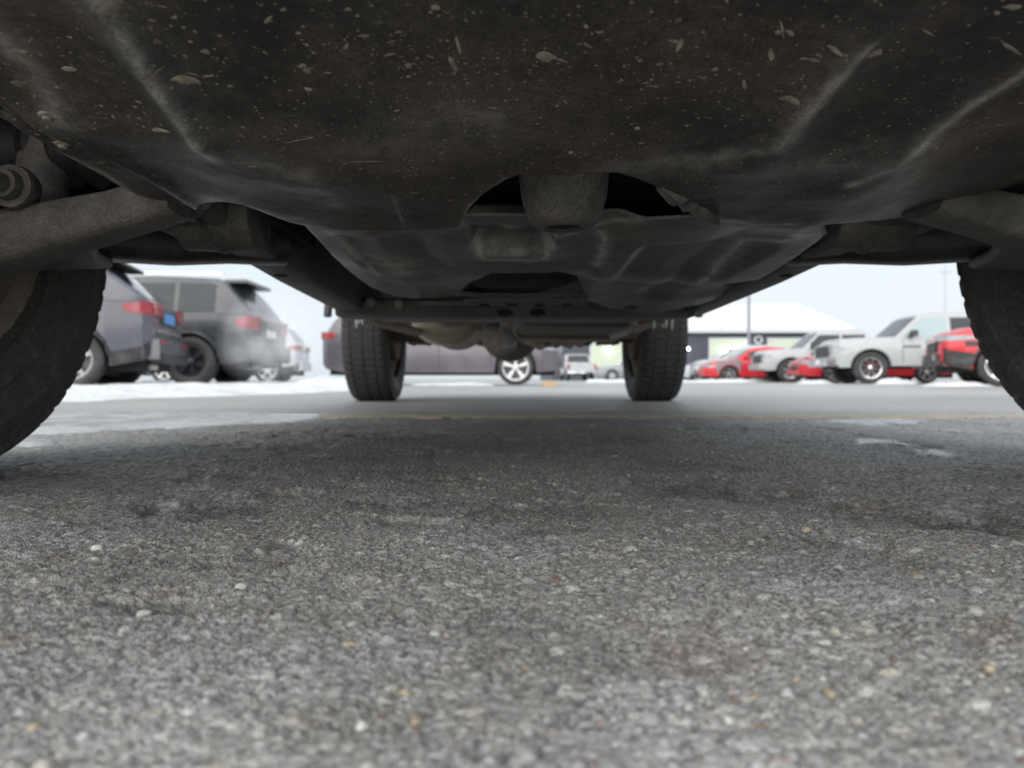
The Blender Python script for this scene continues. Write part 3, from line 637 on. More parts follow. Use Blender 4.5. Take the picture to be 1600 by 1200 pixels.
for (x0, x1) in ((6.9, 9.6), (17.3, 20.4), (22.4, 25.4), (11.6, 14.4)):
    o = MB().box((x0 - .12, by0 - .09, 0.01), (x1 + .12, by0 - .005, 3.72)).build('garage_door', trim_m, B, smooth=False, world=True)
    nx, nz = 4, 5
    for i in range(nx):
        for j in range(nz):
            w = (x1 - x0) / nx; h = 3.5 / nz
            p = MB().box((x0 + i * w + .05, by0 - .115, .1 + j * h + .05), (x0 + (i + 1) * w - .05, by0 - .09, .1 + (j + 1) * h - .05)).build('pane', lit_m, o, smooth=False)
for (x, z) in ((8.45, 2.7), (15.25, 2.75), (18.5, 2.6), (19.35, 2.75), (20.15, 2.8), (20.9, 2.85)):
    b = MB(); b.lathe([(.02, -.12), (.16, -.09), (.17, .02), (.1, .1), (.02, .13)], (x, by0 - .3, z), 'Z', 12); o = b.build('wall_lamp', lamp_m, B, world=True)
    MB().box((x - .04, by0 - .3, z + .1), (x + .04, by0 - .005, z + .16)).build('lamp_bracket', trim_m, o)
b = MB(); b.lathe([(.26, -.03), (.34, -.03), (.34, .03), (.26, .03), (.26, -.03)], (21.5, by0 - .08, 3.55), 'Y', 20, cap=False); b.build('round_sign', white_m, B, world=True)

# light pole, utility pole
pole_m = mat('galvanised_pole', (.22, .24, .27), rough=.5, metal=.3)
E = empty('light_pole', (18.35, 55, 0)); tag(E, 'tall grey light pole before the navy workshop', 'light pole')
MB().tube([(18.35, 55, .5), (18.35, 55, 6), (18.35, 55, 10.5)], [.13, .11, .08], 10).build('pole', pole_m, E, world=True)
MB().lathe([(.26, 0), (.28, .03), (.28, .47), (.24, .52)], (18.35, 55, 0), 'Z', 14).build('footing', trim_m, E, world=True)
MB().tube([(18.35, 55, 10.3), (17.6, 55, 10.5), (16.9, 55, 10.5)], .05, 8).build('arm', pole_m, E, world=True)
MB().box((16.2, 54.82, 10.42), (17.0, 55.18, 10.56)).build('lamp_head', pole_m, E, world=True)
E = empty('utility_pole', (72, 118, 0)); tag(E, 'faint utility pole far off above the white pickup', 'utility pole')
MB().tube([(72, 118, 0), (72, 118, 19)], [.16, .11], 8).build('pole', mat('weathered_pole', (.4, .42, .45), rough=.8), E, world=True)
MB().box((71, 117.9, 17.8), (73, 118.1, 18.0)).build('crossarm', _m['weathered_pole'], E, world=True)
o = MB(); o.sections([((.62, 11.6, .045), .11, .04), ((.62, 11.75, .045), .11, .04)], .02)
tag(o.build('wheel_chock', mat('orange_tan_block', (.42, .29, .15), rough=.6)), 'small tan block on the ground by the minivan nose', 'block')

# exhaust steam behind the dark grey SUV
def steam(name, c, r, dens, seed, label):
    bm = bmesh.new(); bmesh.ops.create_icosphere(bm, subdivisions=3, radius=1)
    for v in bm.verts: v.co = Vector((v.co.x * r[0], v.co.y * r[1], v.co.z * r[2]))
    me = bpy.data.meshes.new(name); bm.to_mesh(me); bm.free()
    m = bpy.data.materials.new(name); m.use_nodes = True; n, l = nt(m); n.remove(n['Principled BSDF'])
    pv = n.new('ShaderNodeVolumePrincipled'); pv.inputs['Color'].default_value = (.95, .95, .97, 1)
    tc = n.new('ShaderNodeTexCoord'); no = n.new('ShaderNodeTexNoise'); no.inputs['Scale'].default_value = 2.6; no.inputs['Detail'].default_value = 3
    ad = n.new('ShaderNodeVectorMath'); ad.operation = 'ADD'; ad.inputs[1].default_value = (seed, 0, 0); l.new(tc.outputs['Object'], ad.inputs[0]); l.new(ad.outputs[0], no.inputs['Vector'])
    dv = n.new('ShaderNodeVectorMath'); dv.operation = 'DIVIDE'; dv.inputs[1].default_value = r; l.new(tc.outputs['Object'], dv.inputs[0])
    ln = n.new('ShaderNodeVectorMath'); ln.operation = 'LENGTH'; l.new(dv.outputs[0], ln.inputs[0])
    fa = n.new('ShaderNodeMapRange'); fa.inputs[1].default_value = 1.0; fa.inputs[2].default_value = .25; l.new(ln.outputs['Value'], fa.inputs[0])
    nr = n.new('ShaderNodeMapRange'); nr.inputs[1].default_value = .36; nr.inputs[2].default_value = .66; l.new(no.outputs[0], nr.inputs[0])
    mu = n.new('ShaderNodeMath'); mu.operation = 'MULTIPLY'; l.new(fa.outputs[0], mu.inputs[0]); l.new(nr.outputs[0], mu.inputs[1])
    m2 = n.new('ShaderNodeMath'); m2.operation = 'MULTIPLY'; m2.inputs[1].default_value = dens; l.new(mu.outputs[0], m2.inputs[0])
    l.new(m2.outputs[0], pv.inputs['Density']); l.new(pv.outputs[0], n['Material Output'].inputs['Volume'])
    me.materials.append(m); o = bpy.data.objects.new(name, me); C.objects.link(o); o.location = c
    tag(o, label, 'steam', kind='stuff')
steam('exhaust_steam', (-3.62, 10.7, .72), (.85, .7, .8), 1.3, 3.0, 'white exhaust steam drifting behind the dark grey SUV')

# ------------------------------------------------------------------ the pickup overhead
def under_mat(name, dark, dust, dscale, dlo, dhi, rough, bump, bscale, sheen=None, scratch=0.0, speck=None, spec=.5, wear_highlight=None):
    """grimy underbody: dark coat, dust film in patches, dried specks, fine scratches, bump"""
    m = bpy.data.materials.new(name); m.use_nodes = True; n, l = nt(m); b = n['Principled BSDF']; tc = n.new('ShaderNodeTexCoord')
    def noise(sc, det=6, ro=.65, vec=None):
        q = n.new('ShaderNodeTexNoise'); q.inputs['Scale'].default_value = sc; q.inputs['Detail'].default_value = det; q.inputs['Roughness'].default_value = ro
        l.new(vec or tc.outputs['Object'], q.inputs['Vector']); return q.outputs[0]
    def rng_(x, a, c, lo=0, hi=1):
        q = n.new('ShaderNodeMapRange'); q.inputs[1].default_value = a; q.inputs[2].default_value = c; q.inputs[3].default_value = lo; q.inputs[4].default_value = hi; l.new(x, q.inputs[0]); return q.outputs[0]
    def mixc(f, a, c):
        q = n.new('ShaderNodeMix'); q.data_type = 'RGBA'
        if hasattr(f, 'links'): l.new(f, q.inputs[0])
        else: q.inputs[0].default_value = f
        for k, v in ((6, a), (7, c)):
            if hasattr(v, 'links'): l.new(v, q.inputs[k])
            else: q.inputs[k].default_value = (*v, 1)
        return q.outputs[2]
    def mul(a, c):
        q = n.new('ShaderNodeMath'); q.operation = 'MULTIPLY'; l.new(a, q.inputs[0])
        if hasattr(c, 'links'): l.new(c, q.inputs[1])
        else: q.inputs[1].default_value = c
        return q.outputs[0]
    big = noise(dscale, 8, .7); fine = noise(420, 4, .75); mid = noise(60, 6, .7)
    col = mixc(rng_(noise(dscale * .6 + 1.3, 4), .42, .62), dark, sheen or tuple(q * .8 for q in dark))
    film = mul(rng_(big, dlo, dhi, .06, 1), rng_(fine, .40, .60, .12, 1))
    film2 = mul(rng_(mid, .5, .72), .5)
    col = mixc(film, col, dust); col = mixc(film2, col, dust)
    if speck:
        vo = n.new('ShaderNodeTexVoronoi'); vo.inputs['Scale'].default_value = 230; l.new(tc.outputs['Object'], vo.inputs['Vector'])
        wn_ = n.new('ShaderNodeSeparateColor'); l.new(vo.outputs['Color'], wn_.inputs[0])
        gate = rng_(wn_.outputs[0], .66, .68); size = rng_(wn_.outputs[1], 0, 1, .05, .3)
        lt = n.new('ShaderNodeMath'); lt.operation = 'LESS_THAN'; l.new(vo.outputs['Distance'], lt.inputs[0]); l.new(size, lt.inputs[1])
        col = mixc(mul(mul(lt.outputs[0], gate), .95), col, speck)
    if scratch:
        mp = n.new('ShaderNodeMapping'); mp.inputs['Scale'].default_value = (1.0, 12, 1.0); mp.inputs['Rotation'].default_value = (0, 0, R(12)); l.new(tc.outputs['Object'], mp.inputs[0])
        sc = rng_(noise(38, 3, .6, mp.outputs[0]), .66, .72); sc = mul(mul(sc, rng_(mid, .45, .6)), scratch)
        col = mixc(sc, col, (.2, .19, .175))
    if wear_highlight:
        at = n.new('ShaderNodeAttribute'); at.attribute_name = 'wear_highlight'
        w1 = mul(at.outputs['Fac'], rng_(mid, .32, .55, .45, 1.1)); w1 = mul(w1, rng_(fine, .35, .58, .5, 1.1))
        col = mixc(w1, col, wear_highlight)  # pale scuff colour, also standing in for light caught on ridges and folds
    l.new(col, b.inputs['Base Color'])
    l.new(rng_(film, 0, 1, rough, min(1, rough + .35)), b.inputs['Roughness']); b.inputs['Specular IOR Level'].default_value = spec
    bp = n.new('ShaderNodeBump'); bp.inputs['Distance'].default_value = bump; bp.inputs['Strength'].default_value = 1; l.new(noise(bscale, 6, .7), bp.inputs['Height']); l.new(bp.outputs[0], b.inputs['Normal'])
    return m
skid_m = under_mat('grimy_skid_plate', (.019, .019, .019), (.112, .085, .062), 4.6, .40, .62, .38, .0009, 160, sheen=(.012, .019, .02), scratch=.9, speck=(.25, .22, .18), wear_highlight=(.42, .40, .37))
scuff_m = under_mat('scuffed_edge', (.10, .093, .085), (.22, .2, .18), 30, .4, .6, .55, .001, 200)
skid2_m = under_mat('dusty_skid_plate', (.04, .041, .043), (.24, .208, .172), 7, .43, .6, .36, .0006, 120, sheen=(.05, .056, .066), scratch=.8, wear_highlight=(.7, .68, .64))
cast_m = under_mat('cast_arm', (.06, .055, .048), (.19, .172, .15), 11, .38, .6, .55, .006, 85)
press_m = under_mat('pressed_arm', (.016, .018, .022), (.09, .08, .07), 7, .46, .7, .4, .0008, 90)
frame_m = under_mat('frame_black', (.055, .055, .056), (.24, .212, .18), 7, .38, .62, .5, .0012, 90)
rust_m = under_mat('rusty_metal', (.10, .06, .035), (.24, .18, .12), 20, .4, .62, .7, .002, 90)
zinc_m = under_mat('dusty_exhaust', (.28, .235, .18), (.48, .41, .33), 9, .4, .62, .5, .001, 80)
grey_m = under_mat('grey_casting', (.34, .34, .34), (.48, .45, .42), 12, .4, .62, .5, .001, 90)
tank_m = under_mat('fuel_tank_skin', (.1, .097, .09), (.24, .215, .185), 6, .4, .66, .45, .0008, 60)
mud_m = mat('dried_mud', (.27, .24, .19), rough=.85, var=.45, scale=90, dirt=(.13, .11, .085), dscale=40, dlo=.5, dhi=.65)
icicle_m = mat('icicle_ice', (.75, .8, .85), rough=.12, var=.05)
tread_m = under_mat('muddy_tread', (.035, .035, .035), (.22, .205, .185), 4, .36, .7, .6, .0025, 130, speck=(.2, .19, .17))
tread2_m = under_mat('dark_tread', (.018, .018, .019), (.06, .055, .05), 5, .45, .75, .55, .002, 130)
rim_m = under_mat('dusty_rim', (.26, .23, .18), (.48, .42, .33), 6, .4, .6, .5, .001, 80)

truck_paint = paint('charcoal_truck_paint', (.03, .03, .032))
CX = lambda y: .056 - .0121 * y
sp = pickup(truck_paint, L=5.1, W=2.1, R=.4, tw=.26, xr=1.0, xf=4.36, cowl=3.64, tail=1.44, belt=[(0, 1.2), (1.44, 1.22), (3.64, 1.22), (3.79, 1.24), (4.64, 1.18), (4.96, 1.05), (5.1, .85)],
            sill=[(0, .7), (.1, .72), (1, .73), (4.4, .73), (4.84, .71), (5.1, .72)], plan=[(0, .93), (.08, .98), (.6, .99), (4.54, 1.0), (4.84, .97), (5.02, .9), (5.1, .82)], roof=[(1.52, 1.22), (1.6, 1.5), (1.74, 1.84), (2.04, 1.9), (2.74, 1.92), (3.04, 1.84), (3.69, 1.22)], screen=(3.06, 3.64), backlight=(1.54, 1.72), H=1.92, panes=[(1.8, 2.5), (2.58, 3.34)], seams=[1.5, 2.54, 3.54], handles=[1.95, 2.85], mirror=3.29,
            fascia=[('front_bumper', 'front', -.9, .9, .64, .80, .03, chrome_m), ('grille', 'front', -.6, .6, .78, 1.0, .02, blk_m), ('rear_bumper', 'rear', -.95, .95, .46, .7, .14, chrome_m)])
T, _q = car('pickup_truck', 'grimy pickup truck overhead, seen from beneath between its four tyres', 'pickup truck', (CX(2.70), 2.70, 0), R(-90 + .69), sp, wheels=False)
def part(mb, name, m, parent=T, **k): return mb.build(name, m, parent, world=(parent is T), **k)

# --- front skid plate
ZY = ([-.1, 0.0, .2, .32, .42, .50, .56, .60, .66, .78, .95], [.455, .425, .384, .362, .346, .331, .318, .3085, .3025, .2975, .2965])
ZX = ([-.62, -.5, -.42, -.34, -.28, -.245, -.2, .18, .215, .25, .325, .40, .48, .54, .7], [.13, .068, .036, .016, .006, .001, .0, .0, .001, .003, -.002, .013, .028, .043, .095])
def z1(X, Y):
    X = np.asarray(X, float); Y = np.asarray(Y, float)
    zy = sum(np.interp(Y + o_, *ZY) for o_ in (-.03, -.015, 0, .015, .03)) / 5
    zx = sum(np.interp(X + o_, *ZX) for o_ in (-.012, -.006, 0, .006, .012)) / 5
    k = 1 - sm(.53, .6, Y)
    z = zy + zx
    for xc, w, a in ((-.2425, .012, .012), (.213 + .03 * (.5 - Y), .014, .010)):
        z = z - a * np.exp(-((X - xc) / w) ** 2) * k - .4 * a * np.exp(-((X - xc - .05 * np.sign(xc) * -1) / .06) ** 2) * k
    z = z - .004 * np.exp(-((Y - .575 - .03 * np.sin(9 * X)) / .02) ** 2) * sm(.1, .2, np.abs(X)) # cross crease
    z = z - .006 * np.exp(-(((X + .2) / .10) ** 2 + ((Y - .62) / .05) ** 2)) + .005 * np.exp(-(((X + .29) / .06) ** 2 + ((Y - .64) / .05) ** 2))
    z = z + .008 * np.exp(-(((X - .40) / .05) ** 2 + ((Y - .6) / .08) ** 2)) - .006 * np.exp(-(((X - .31) / .04) ** 2 + ((Y - .66) / .05) ** 2))
    e = np.interp(Y, [.3, .58, .62, .68, .76], [-.40, -.385, -.355, -.335, -.33])
    z = z - .006 * np.exp(-((X - e) / .012) ** 2) + .006 * np.exp(-((X - e + .028) / .014) ** 2)          # rolled flange by the left edge
    z = z + .007 * (fbm(X + 3, Y + 3, 7, 301, 3) - .5) + .0022 * (fbm(X + 3, Y + 3, 30, 305, 3) - .5)
    return z
def hit(px, py, zf, lo=.25, hi=2.4):
    for _ in range(40):
        y = (lo + hi) / 2
        if CH + (HY - py) / F * y > float(zf((px - 800) / F * y, y)): hi = y
        else: lo = y
    return ((px - 800) / F * y, y)
EDGE = [(0, 180), (30, 212), (60, 238), (100, 257), (140, 276), (200, 316), (240, 336), (262, 346), (275, 343), (290, 331), (310, 321), (345, 315), (380, 320), (410, 331), (455, 348), (500, 359), (560, 361), (640, 361), (700, 359), (718, 358), (722, 350), (726, 338), (735, 322), (752, 305), (770, 292), (790, 280), (808, 274), (830, 272), (860, 272), (875, 274), (890, 273), (905, 271), (930, 269), (950, 269), (970, 271), (992, 278), (1018, 288), (1024, 292), (1030, 294), (1060, 312), (1085, 330), (1100, 333), (1120, 345), (1150, 352), (1180, 354), (1230, 353), (1300, 350), (1360, 345), (1400, 341), (1450, 333), (1480, 326), (1520, 315), (1560, 301), (1600, 286)]
ex, ey = [], []
for (px, py) in EDGE:
    x, y = hit(px, py, z1); 
    if ex and x <= ex[-1]: x = ex[-1] + 1e-4
    ex.append(x); ey.append(y)
ex = [-.60, -.50] + ex + [.62, .70]; ey = [.30, .45] + ey + [ey[-1] - .06, ey[-1] - .2]
cols = np.unique(np.concatenate([np.linspace(-.58, .68, 330), np.array(ex[1:-1])])); cols = cols[np.concatenate([[True], np.diff(cols) > 2e-4])]
yr = np.interp(cols, ex, ey) + .0022 * (fbm(cols * 1.0, cols * 0, 60, 17, 3) - .5)
rag = np.where((cols > hit(1020, 292, z1)[0]) & (cols < hit(1250, 352, z1)[0]), 1, 0); yr = yr + rag * .008 * (vnoise(cols, cols * 0, 170, 19) - .5)
sr = np.linspace(0, 1, 190) ** .85
Xg = np.repeat(cols[None, :], len(sr), 0); Yg = .16 + (yr[None, :] - .16) * sr[:, None]
Zg = z1(Xg, Yg)
nx = len(cols); i = np.arange(len(sr) - 1)[:, None] * nx + np.arange(nx - 1)[None, :]
me = bpy.data.meshes.new('front_skid_plate'); me.from_pydata(np.stack([Xg.ravel(), Yg.ravel(), Zg.ravel()], 1).tolist(), [], np.stack([i, i + nx, i + nx + 1, i + 1], -1).reshape(-1, 4).tolist()); me.update()
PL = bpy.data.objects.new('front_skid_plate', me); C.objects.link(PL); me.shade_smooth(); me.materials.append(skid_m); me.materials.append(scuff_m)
PL.parent = T; PL.matrix_parent_inverse = (Matrix.Translation(T.location) @ T.rotation_euler.to_matrix().to_4x4()).inverted()
so = PL.modifiers.new('thickness', 'SOLIDIFY'); so.thickness = .004; so.offset = -1 if me.polygons[0].normal.z < 0 else 1; so.material_offset_rim = 1
_X, _Y = Xg.ravel(), Yg.ravel()
def scuff_highlights(X, Y, lines, zf, seed):
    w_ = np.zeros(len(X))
    for (pts, wid, amt) in lines:                 # scuff lines with crease highlights painted in: points, half width in metres, amount
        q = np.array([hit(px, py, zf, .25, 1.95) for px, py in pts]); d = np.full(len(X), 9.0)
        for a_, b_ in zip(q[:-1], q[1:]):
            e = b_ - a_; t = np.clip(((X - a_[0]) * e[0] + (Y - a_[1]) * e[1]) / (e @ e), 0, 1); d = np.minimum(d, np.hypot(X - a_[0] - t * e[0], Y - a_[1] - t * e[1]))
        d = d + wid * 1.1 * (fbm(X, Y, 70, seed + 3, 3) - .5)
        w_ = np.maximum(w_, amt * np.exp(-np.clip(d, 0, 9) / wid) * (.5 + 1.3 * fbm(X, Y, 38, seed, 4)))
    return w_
_w = scuff_highlights(_X, _Y, [([(140, -20), (200, 75), (245, 150), (300, 225), (328, 250)], .0045, 1.0), ([(140, -20), (200, 75), (245, 150), (300, 225), (328, 250)], .018, .2), ([(320, 248), (420, 256), (480, 280), (530, 320)], .016, .34),
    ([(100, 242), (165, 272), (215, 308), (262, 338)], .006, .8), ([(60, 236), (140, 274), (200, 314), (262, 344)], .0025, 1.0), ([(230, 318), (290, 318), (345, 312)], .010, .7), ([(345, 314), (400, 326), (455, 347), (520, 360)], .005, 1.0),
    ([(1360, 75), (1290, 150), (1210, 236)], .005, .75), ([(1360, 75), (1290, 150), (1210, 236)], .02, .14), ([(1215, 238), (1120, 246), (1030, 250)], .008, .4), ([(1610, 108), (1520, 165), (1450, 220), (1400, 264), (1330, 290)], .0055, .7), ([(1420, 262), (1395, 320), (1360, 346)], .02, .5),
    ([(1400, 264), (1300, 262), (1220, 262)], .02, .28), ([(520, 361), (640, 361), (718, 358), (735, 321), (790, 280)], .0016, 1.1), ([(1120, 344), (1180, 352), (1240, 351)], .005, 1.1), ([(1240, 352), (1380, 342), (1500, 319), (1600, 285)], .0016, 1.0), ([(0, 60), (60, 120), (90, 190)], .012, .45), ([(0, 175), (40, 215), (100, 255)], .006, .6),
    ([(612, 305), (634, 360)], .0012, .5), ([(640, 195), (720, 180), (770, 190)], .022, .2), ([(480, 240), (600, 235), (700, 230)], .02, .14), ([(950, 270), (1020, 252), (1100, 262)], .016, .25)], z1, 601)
wa = me.attributes.new('wear_highlight', 'FLOAT', 'POINT'); wa.data.foreach_set('value', np.clip(_w, 0, 1).astype(np.float32))  # worn ridges and edges, with raking-light highlights painted along the creases
PL['label'] = 'mud splashed black front skid plate with scuffed rear edge'

# dried mud splashes: thin flecks standing on the plate's underside
def fleck(mb, x, y, rx, ry, ang, k, zf):
    n = 14; c, s = math.cos(ang), math.sin(ang); pts = []; h_ = [(random.uniform(0, 6.3), random.uniform(.03, .13)) for _ in range(4)]
    for q in range(n):
        a = 2 * math.pi * q / n; w = .9 + sum(am * math.sin((j + 2) * a + ph) for j, (ph, am) in enumerate(h_)) + random.uniform(-.08, .08); u, v = rx * math.cos(a) * w, ry * math.sin(a) * w
        pts.append((x + u * c - v * s, y + u * s + v * c))
    pts.append((x, y)); xs_ = np.array([p[0] for p in pts]); ys_ = np.array([p[1] for p in pts]); zz = zf(xs_, ys_) - .0003
    zz[-1] -= min(.0008, .25 * min(rx, ry))
    mb.add([(a, b, float(z)) for a, b, z in zip(xs_, ys_, zz)], [(q, (q + 1) % n, n) for q in range(n)])
mb = MB()
big = [(290, 123, .010, .0045, .2), (1235, 155, .0085, .0038, .1), (1366, 83, .008, .004, .6), (1266, 92, .008, .0018, 0), (892, 238, .0028, .0028, 0), (30, 129, .008, .004, -.4), (30, 80, .008, .004, -.3), (108, 107, .008, .003, -.3), (572, 252, .014, .0014, .12), (250, 203, .009, .0025, -.25), (470, 218, .012, .0015, -.15), (1582, 10, .006, .0025, .1), (75, 180, .007, .006, .6), (853, 88, .007, .006, .3), (716, 70, .0012, .010, -.1), (708, 100, .0022, .009, -.25), (1222, 45, .0008, .010, -.45), (1205, 85, .002, .007, -.45), (1163, 132, .0018, .006, -.4), (1062, 70, .0016, .008, .05), (1060, 30, .0022, .003, .0), (246, 64, .003, .003, 0), (320, 80, .003, .0025, 0), (472, 103, .003, .003, 0), (480, 110, .003, .003, 0), (482, 139, .003, .0025, 0), (638, 102, .003, .003, 0), (680, 11, .003, .003, 0), (996, 200, .0025, .0025, 0), (1073, 196, .002, .002, 0), (1216, 50, .0025, .0025, 0), (1117, 108, .0025, .0025, 0), (175, 7, .008, .004, 0), (1305, 78, .006, .002, .3), (1450, 50, .006, .0012, .5), (1580, 75, .014, .0015, .5)]
for k, (px, py, rx, ry, a) in enumerate(big):
    x, y = hit(px, py, z1); fleck(mb, x, y, rx, ry, a, k, z1)
for k in range(7500):
    x = random.uniform(-.5, .5); y = random.uniform(.22, .76)
    cl = float(fbm(np.array([x + 9.0]), np.array([y + 9.0]), 9, 401, 3)[0])
    if random.random() > (cl - .32) * 2.6 * (1.0 if x < .15 else .45): continue
    if y > np.interp(x, ex, ey) - .012: continue
    r = .00035 + .0015 * random.random() ** 4.5; st = random.uniform(1, 1.5) if random.random() < .72 else random.uniform(1.6, 4.5)
    a = random.gauss(-.3 if x < 0 else .4, .5)
    fleck(mb, x, y, r * st, r, a, k, z1)
o = mb.build('mud_splashes', mud_m, PL); o['kind'] = 'stuff'
# crumpled torn lip of the plate beside the opening
fl = [P(px, py, hit(px, min(py, 338), z1)[1] + .004) for px, py in ((1024, 298), (1042, 316), (1066, 330), (1092, 343), (1122, 352), (1124, 340), (1102, 322), (1072, 306), (1034, 291))]
rings = []
for k in range(13):
    t = k / 12; lo = Vector(np.array([np.interp(t, np.linspace(0, 1, 5), [p[j] for p in fl[:5]]) for j in range(3)])); hi_ = Vector(np.array([np.interp(t, np.linspace(0, 1, 4), [p[j] for p in (fl[8], fl[7], fl[6], fl[5])]) for j in range(3)]))
    j = Vector((random.uniform(-.002, .002), random.uniform(-.004, .002), random.uniform(-.003, .003))); mid = (lo + hi_) / 2 + Vector((0, -.009, -.004)) + j * 1.5
    rings.append([lo + j * .8, mid, hi_, (lo + hi_) / 2 + Vector((0, .006, .004))])
MB().rings(rings).build('torn_lip', scuff_m, PL, angle=60)
mbolt = MB()
for (px, py) in ((75, 182), (98, 226)):
    x, y = hit(px, py, z1); z = float(z1(x, y)); b = MB(); b.lathe([(.001, -.0032), (.0035, -.003), (.004, -.001), (.007, 0), (.007, .002)], (x, y, z), 'Z', 10); b.build('plate_bolt', mud_m, PL)

# --- transmission skid plate behind it
def z2(X, Y):
    X = np.asarray(X, float); Y = np.asarray(Y, float)
    z = np.interp(Y, [.78, .84, 1.0, 1.2, 1.55, 1.95], [.325, .317, .310, .303, .2975, .2905])
    cross = np.interp(X, [-.34, -.285, -.25, -.19, -.13, -.06, .06, .12, .15, .26, .30, .36, .42, .50], [.05, .018, .010, .004, .014, .006, .006, .012, .001, .004, .012, .004, .010, .022])
    cross = np.interp(X + .03 * (Y - 1.1), [-.34, -.285, -.25, -.19, -.13, -.06, .06, .12, .15, .26, .30, .36, .42, .50], [.05, .018, .010, .004, .014, .006, .006, .012, .001, .004, .012, .004, .010, .022]) * .6 + cross * .4
    z = z + cross
    pk = sm(-.062, -.046, X) * (1 - sm(.046, .062, X)) * sm(.88, .905, Y) * (1 - sm(1.02, 1.07, Y)); z = z + .028 * pk
    pk = sm(-.25, -.23, X) * (1 - sm(-.15, -.09, X)) * sm(.93, 1.0, Y) * (1 - sm(1.12, 1.2, Y)); z = z + .012 * pk
    pk = sm(.17, .2, X) * (1 - sm(.36, .39, X)) * sm(.95, 1.05, Y) * (1 - sm(1.2, 1.32, Y)); z = z + .016 * pk
    pk = sm(.2, .3, X) * sm(1.34, 1.4, Y) * (1 - sm(1.5, 1.6, Y)); z = z + .010 * pk
    return z + .004 * (fbm(X + 5, Y + 5, 9, 501, 3) - .5) + .0012 * (fbm(X + 5, Y + 5, 40, 505, 3) - .5)
def inpoly(X, Y, poly):
    ins = np.zeros(np.shape(X), bool)
    for a, b in zip(poly, poly[1:] + poly[:1]):
        ins ^= ((a[1] > Y) != (b[1] > Y)) & (X < (b[0] - a[0]) * (Y - a[1]) / ((b[1] - a[1]) or 1e-9) + a[0])
    return ins
xl = ([.78, .83, 1.24, 1.43, 1.53, 1.95], [-.285, -.262, -.288, -.286, -.25, -.25]); xr = ([.78, .86, .94, 1.07, 1.48, 1.9, 1.95], [.34, .374, .418, .436, .482, .47, .46])
nu, nv = 170, 200; uu = np.linspace(0, 1, nu); vv = np.linspace(.838, 1.9, nv)
Yg = np.repeat(vv[:, None], nu, 1)
Yg = .78 + (Yg - .78) * 1.0
Xg = np.interp(vv, *xl)[:, None] * (1 - uu)[None, :] + np.interp(vv, *xr)[:, None] * uu[None, :]
Zg = z2(Xg, Yg)
hole = [(-.035, 1.2), (.078, 1.2), (.115, 1.27), (.155, 1.47), (-.108, 1.47), (-.07, 1.3)]
cut = inpoly(Xg, Yg, hole) | ((Yg > 1.535) & (Xg < .16 + (Yg - 1.535) * .45))
q = ~(cut[:-1, :-1] | cut[1:, :-1] | cut[:-1, 1:] | cut[1:, 1:])
i = np.arange(nv - 1)[:, None] * nu + np.arange(nu - 1)[None, :]
fs = np.stack([i, i + nu, i + nu + 1, i + 1], -1)[q]
us, inv = np.unique(fs, return_inverse=True); v = np.stack([Xg.ravel(), Yg.ravel(), Zg.ravel()], 1)[us]
me = bpy.data.meshes.new('transmission_skid_plate'); me.from_pydata(v.tolist(), [], inv.reshape(-1, 4).tolist()); me.update()
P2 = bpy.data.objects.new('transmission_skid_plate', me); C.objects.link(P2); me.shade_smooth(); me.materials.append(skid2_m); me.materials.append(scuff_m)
P2.parent = T; P2.matrix_parent_inverse = PL.matrix_parent_inverse.copy()
so = P2.modifiers.new('thickness', 'SOLIDIFY'); so.thickness = .004; so.offset = -1 if me.polygons[0].normal.z < 0 else 1; so.material_offset_rim = 1
wa = me.attributes.new('wear_highlight', 'FLOAT', 'POINT')
_w = scuff_highlights(v[:, 0], v[:, 1], [([(515, 364), (550, 396), (592, 430)], .006, .9), ([(470, 352), (545, 436), (580, 460)], .004, .9), ([(740, 374), (756, 406), (848, 407), (864, 380)], .007, .9), ([(760, 398), (848, 398)], .02, .5), ([(938, 362), (946, 380), (932, 415)], .007, .7), ([(1175, 374), (1112, 428), (1085, 446)], .007, .8),
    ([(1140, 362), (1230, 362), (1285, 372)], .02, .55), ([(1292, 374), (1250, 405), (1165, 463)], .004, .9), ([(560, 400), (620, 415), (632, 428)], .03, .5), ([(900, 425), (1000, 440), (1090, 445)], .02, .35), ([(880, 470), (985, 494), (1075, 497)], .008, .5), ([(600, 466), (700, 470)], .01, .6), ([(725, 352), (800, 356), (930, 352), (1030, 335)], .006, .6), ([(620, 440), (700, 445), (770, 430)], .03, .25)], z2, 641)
wa.data.foreach_set('value', np.clip(_w, 0, 1).astype(np.float32))  # scuffed folds, plus shine and crease highlights put into the colour
P2['label'] = 'pressed dusty transmission skid plate with trapezoid pocket'
part(MB().box((-.10, 1.475, .2925), (.152, 1.497, .2965)).box((-.2, 1.53, .292), (.165, 1.56, .2975)), 'plate_lip', scuff_m)
for x in (-.06, .0, .06, .12): part(MB().lathe([(.001, -.003), (.012, -.0025), (.012, .002)], (x, 1.545, .2905), 'Z', 12), 'lip_slot', dark_m)
for (px, py, rx) in ((1140, 443, .02), (985, 480, .02), (1075, 482, .045)):
    x, y = hit(px, py, z2, .7, 1.9); z = float(z2(x, y))
    b = MB(); b.lathe([(.001, -.0015), (rx * .96, -.001), (rx, .003)], (0, 0, 0), 'Z', 16); b.v = [(a * 1.0 + x, c * .9 + y, e + z - .001) for a, c, e in b.v]
    b.build('drain_hole', dark_m, P2)

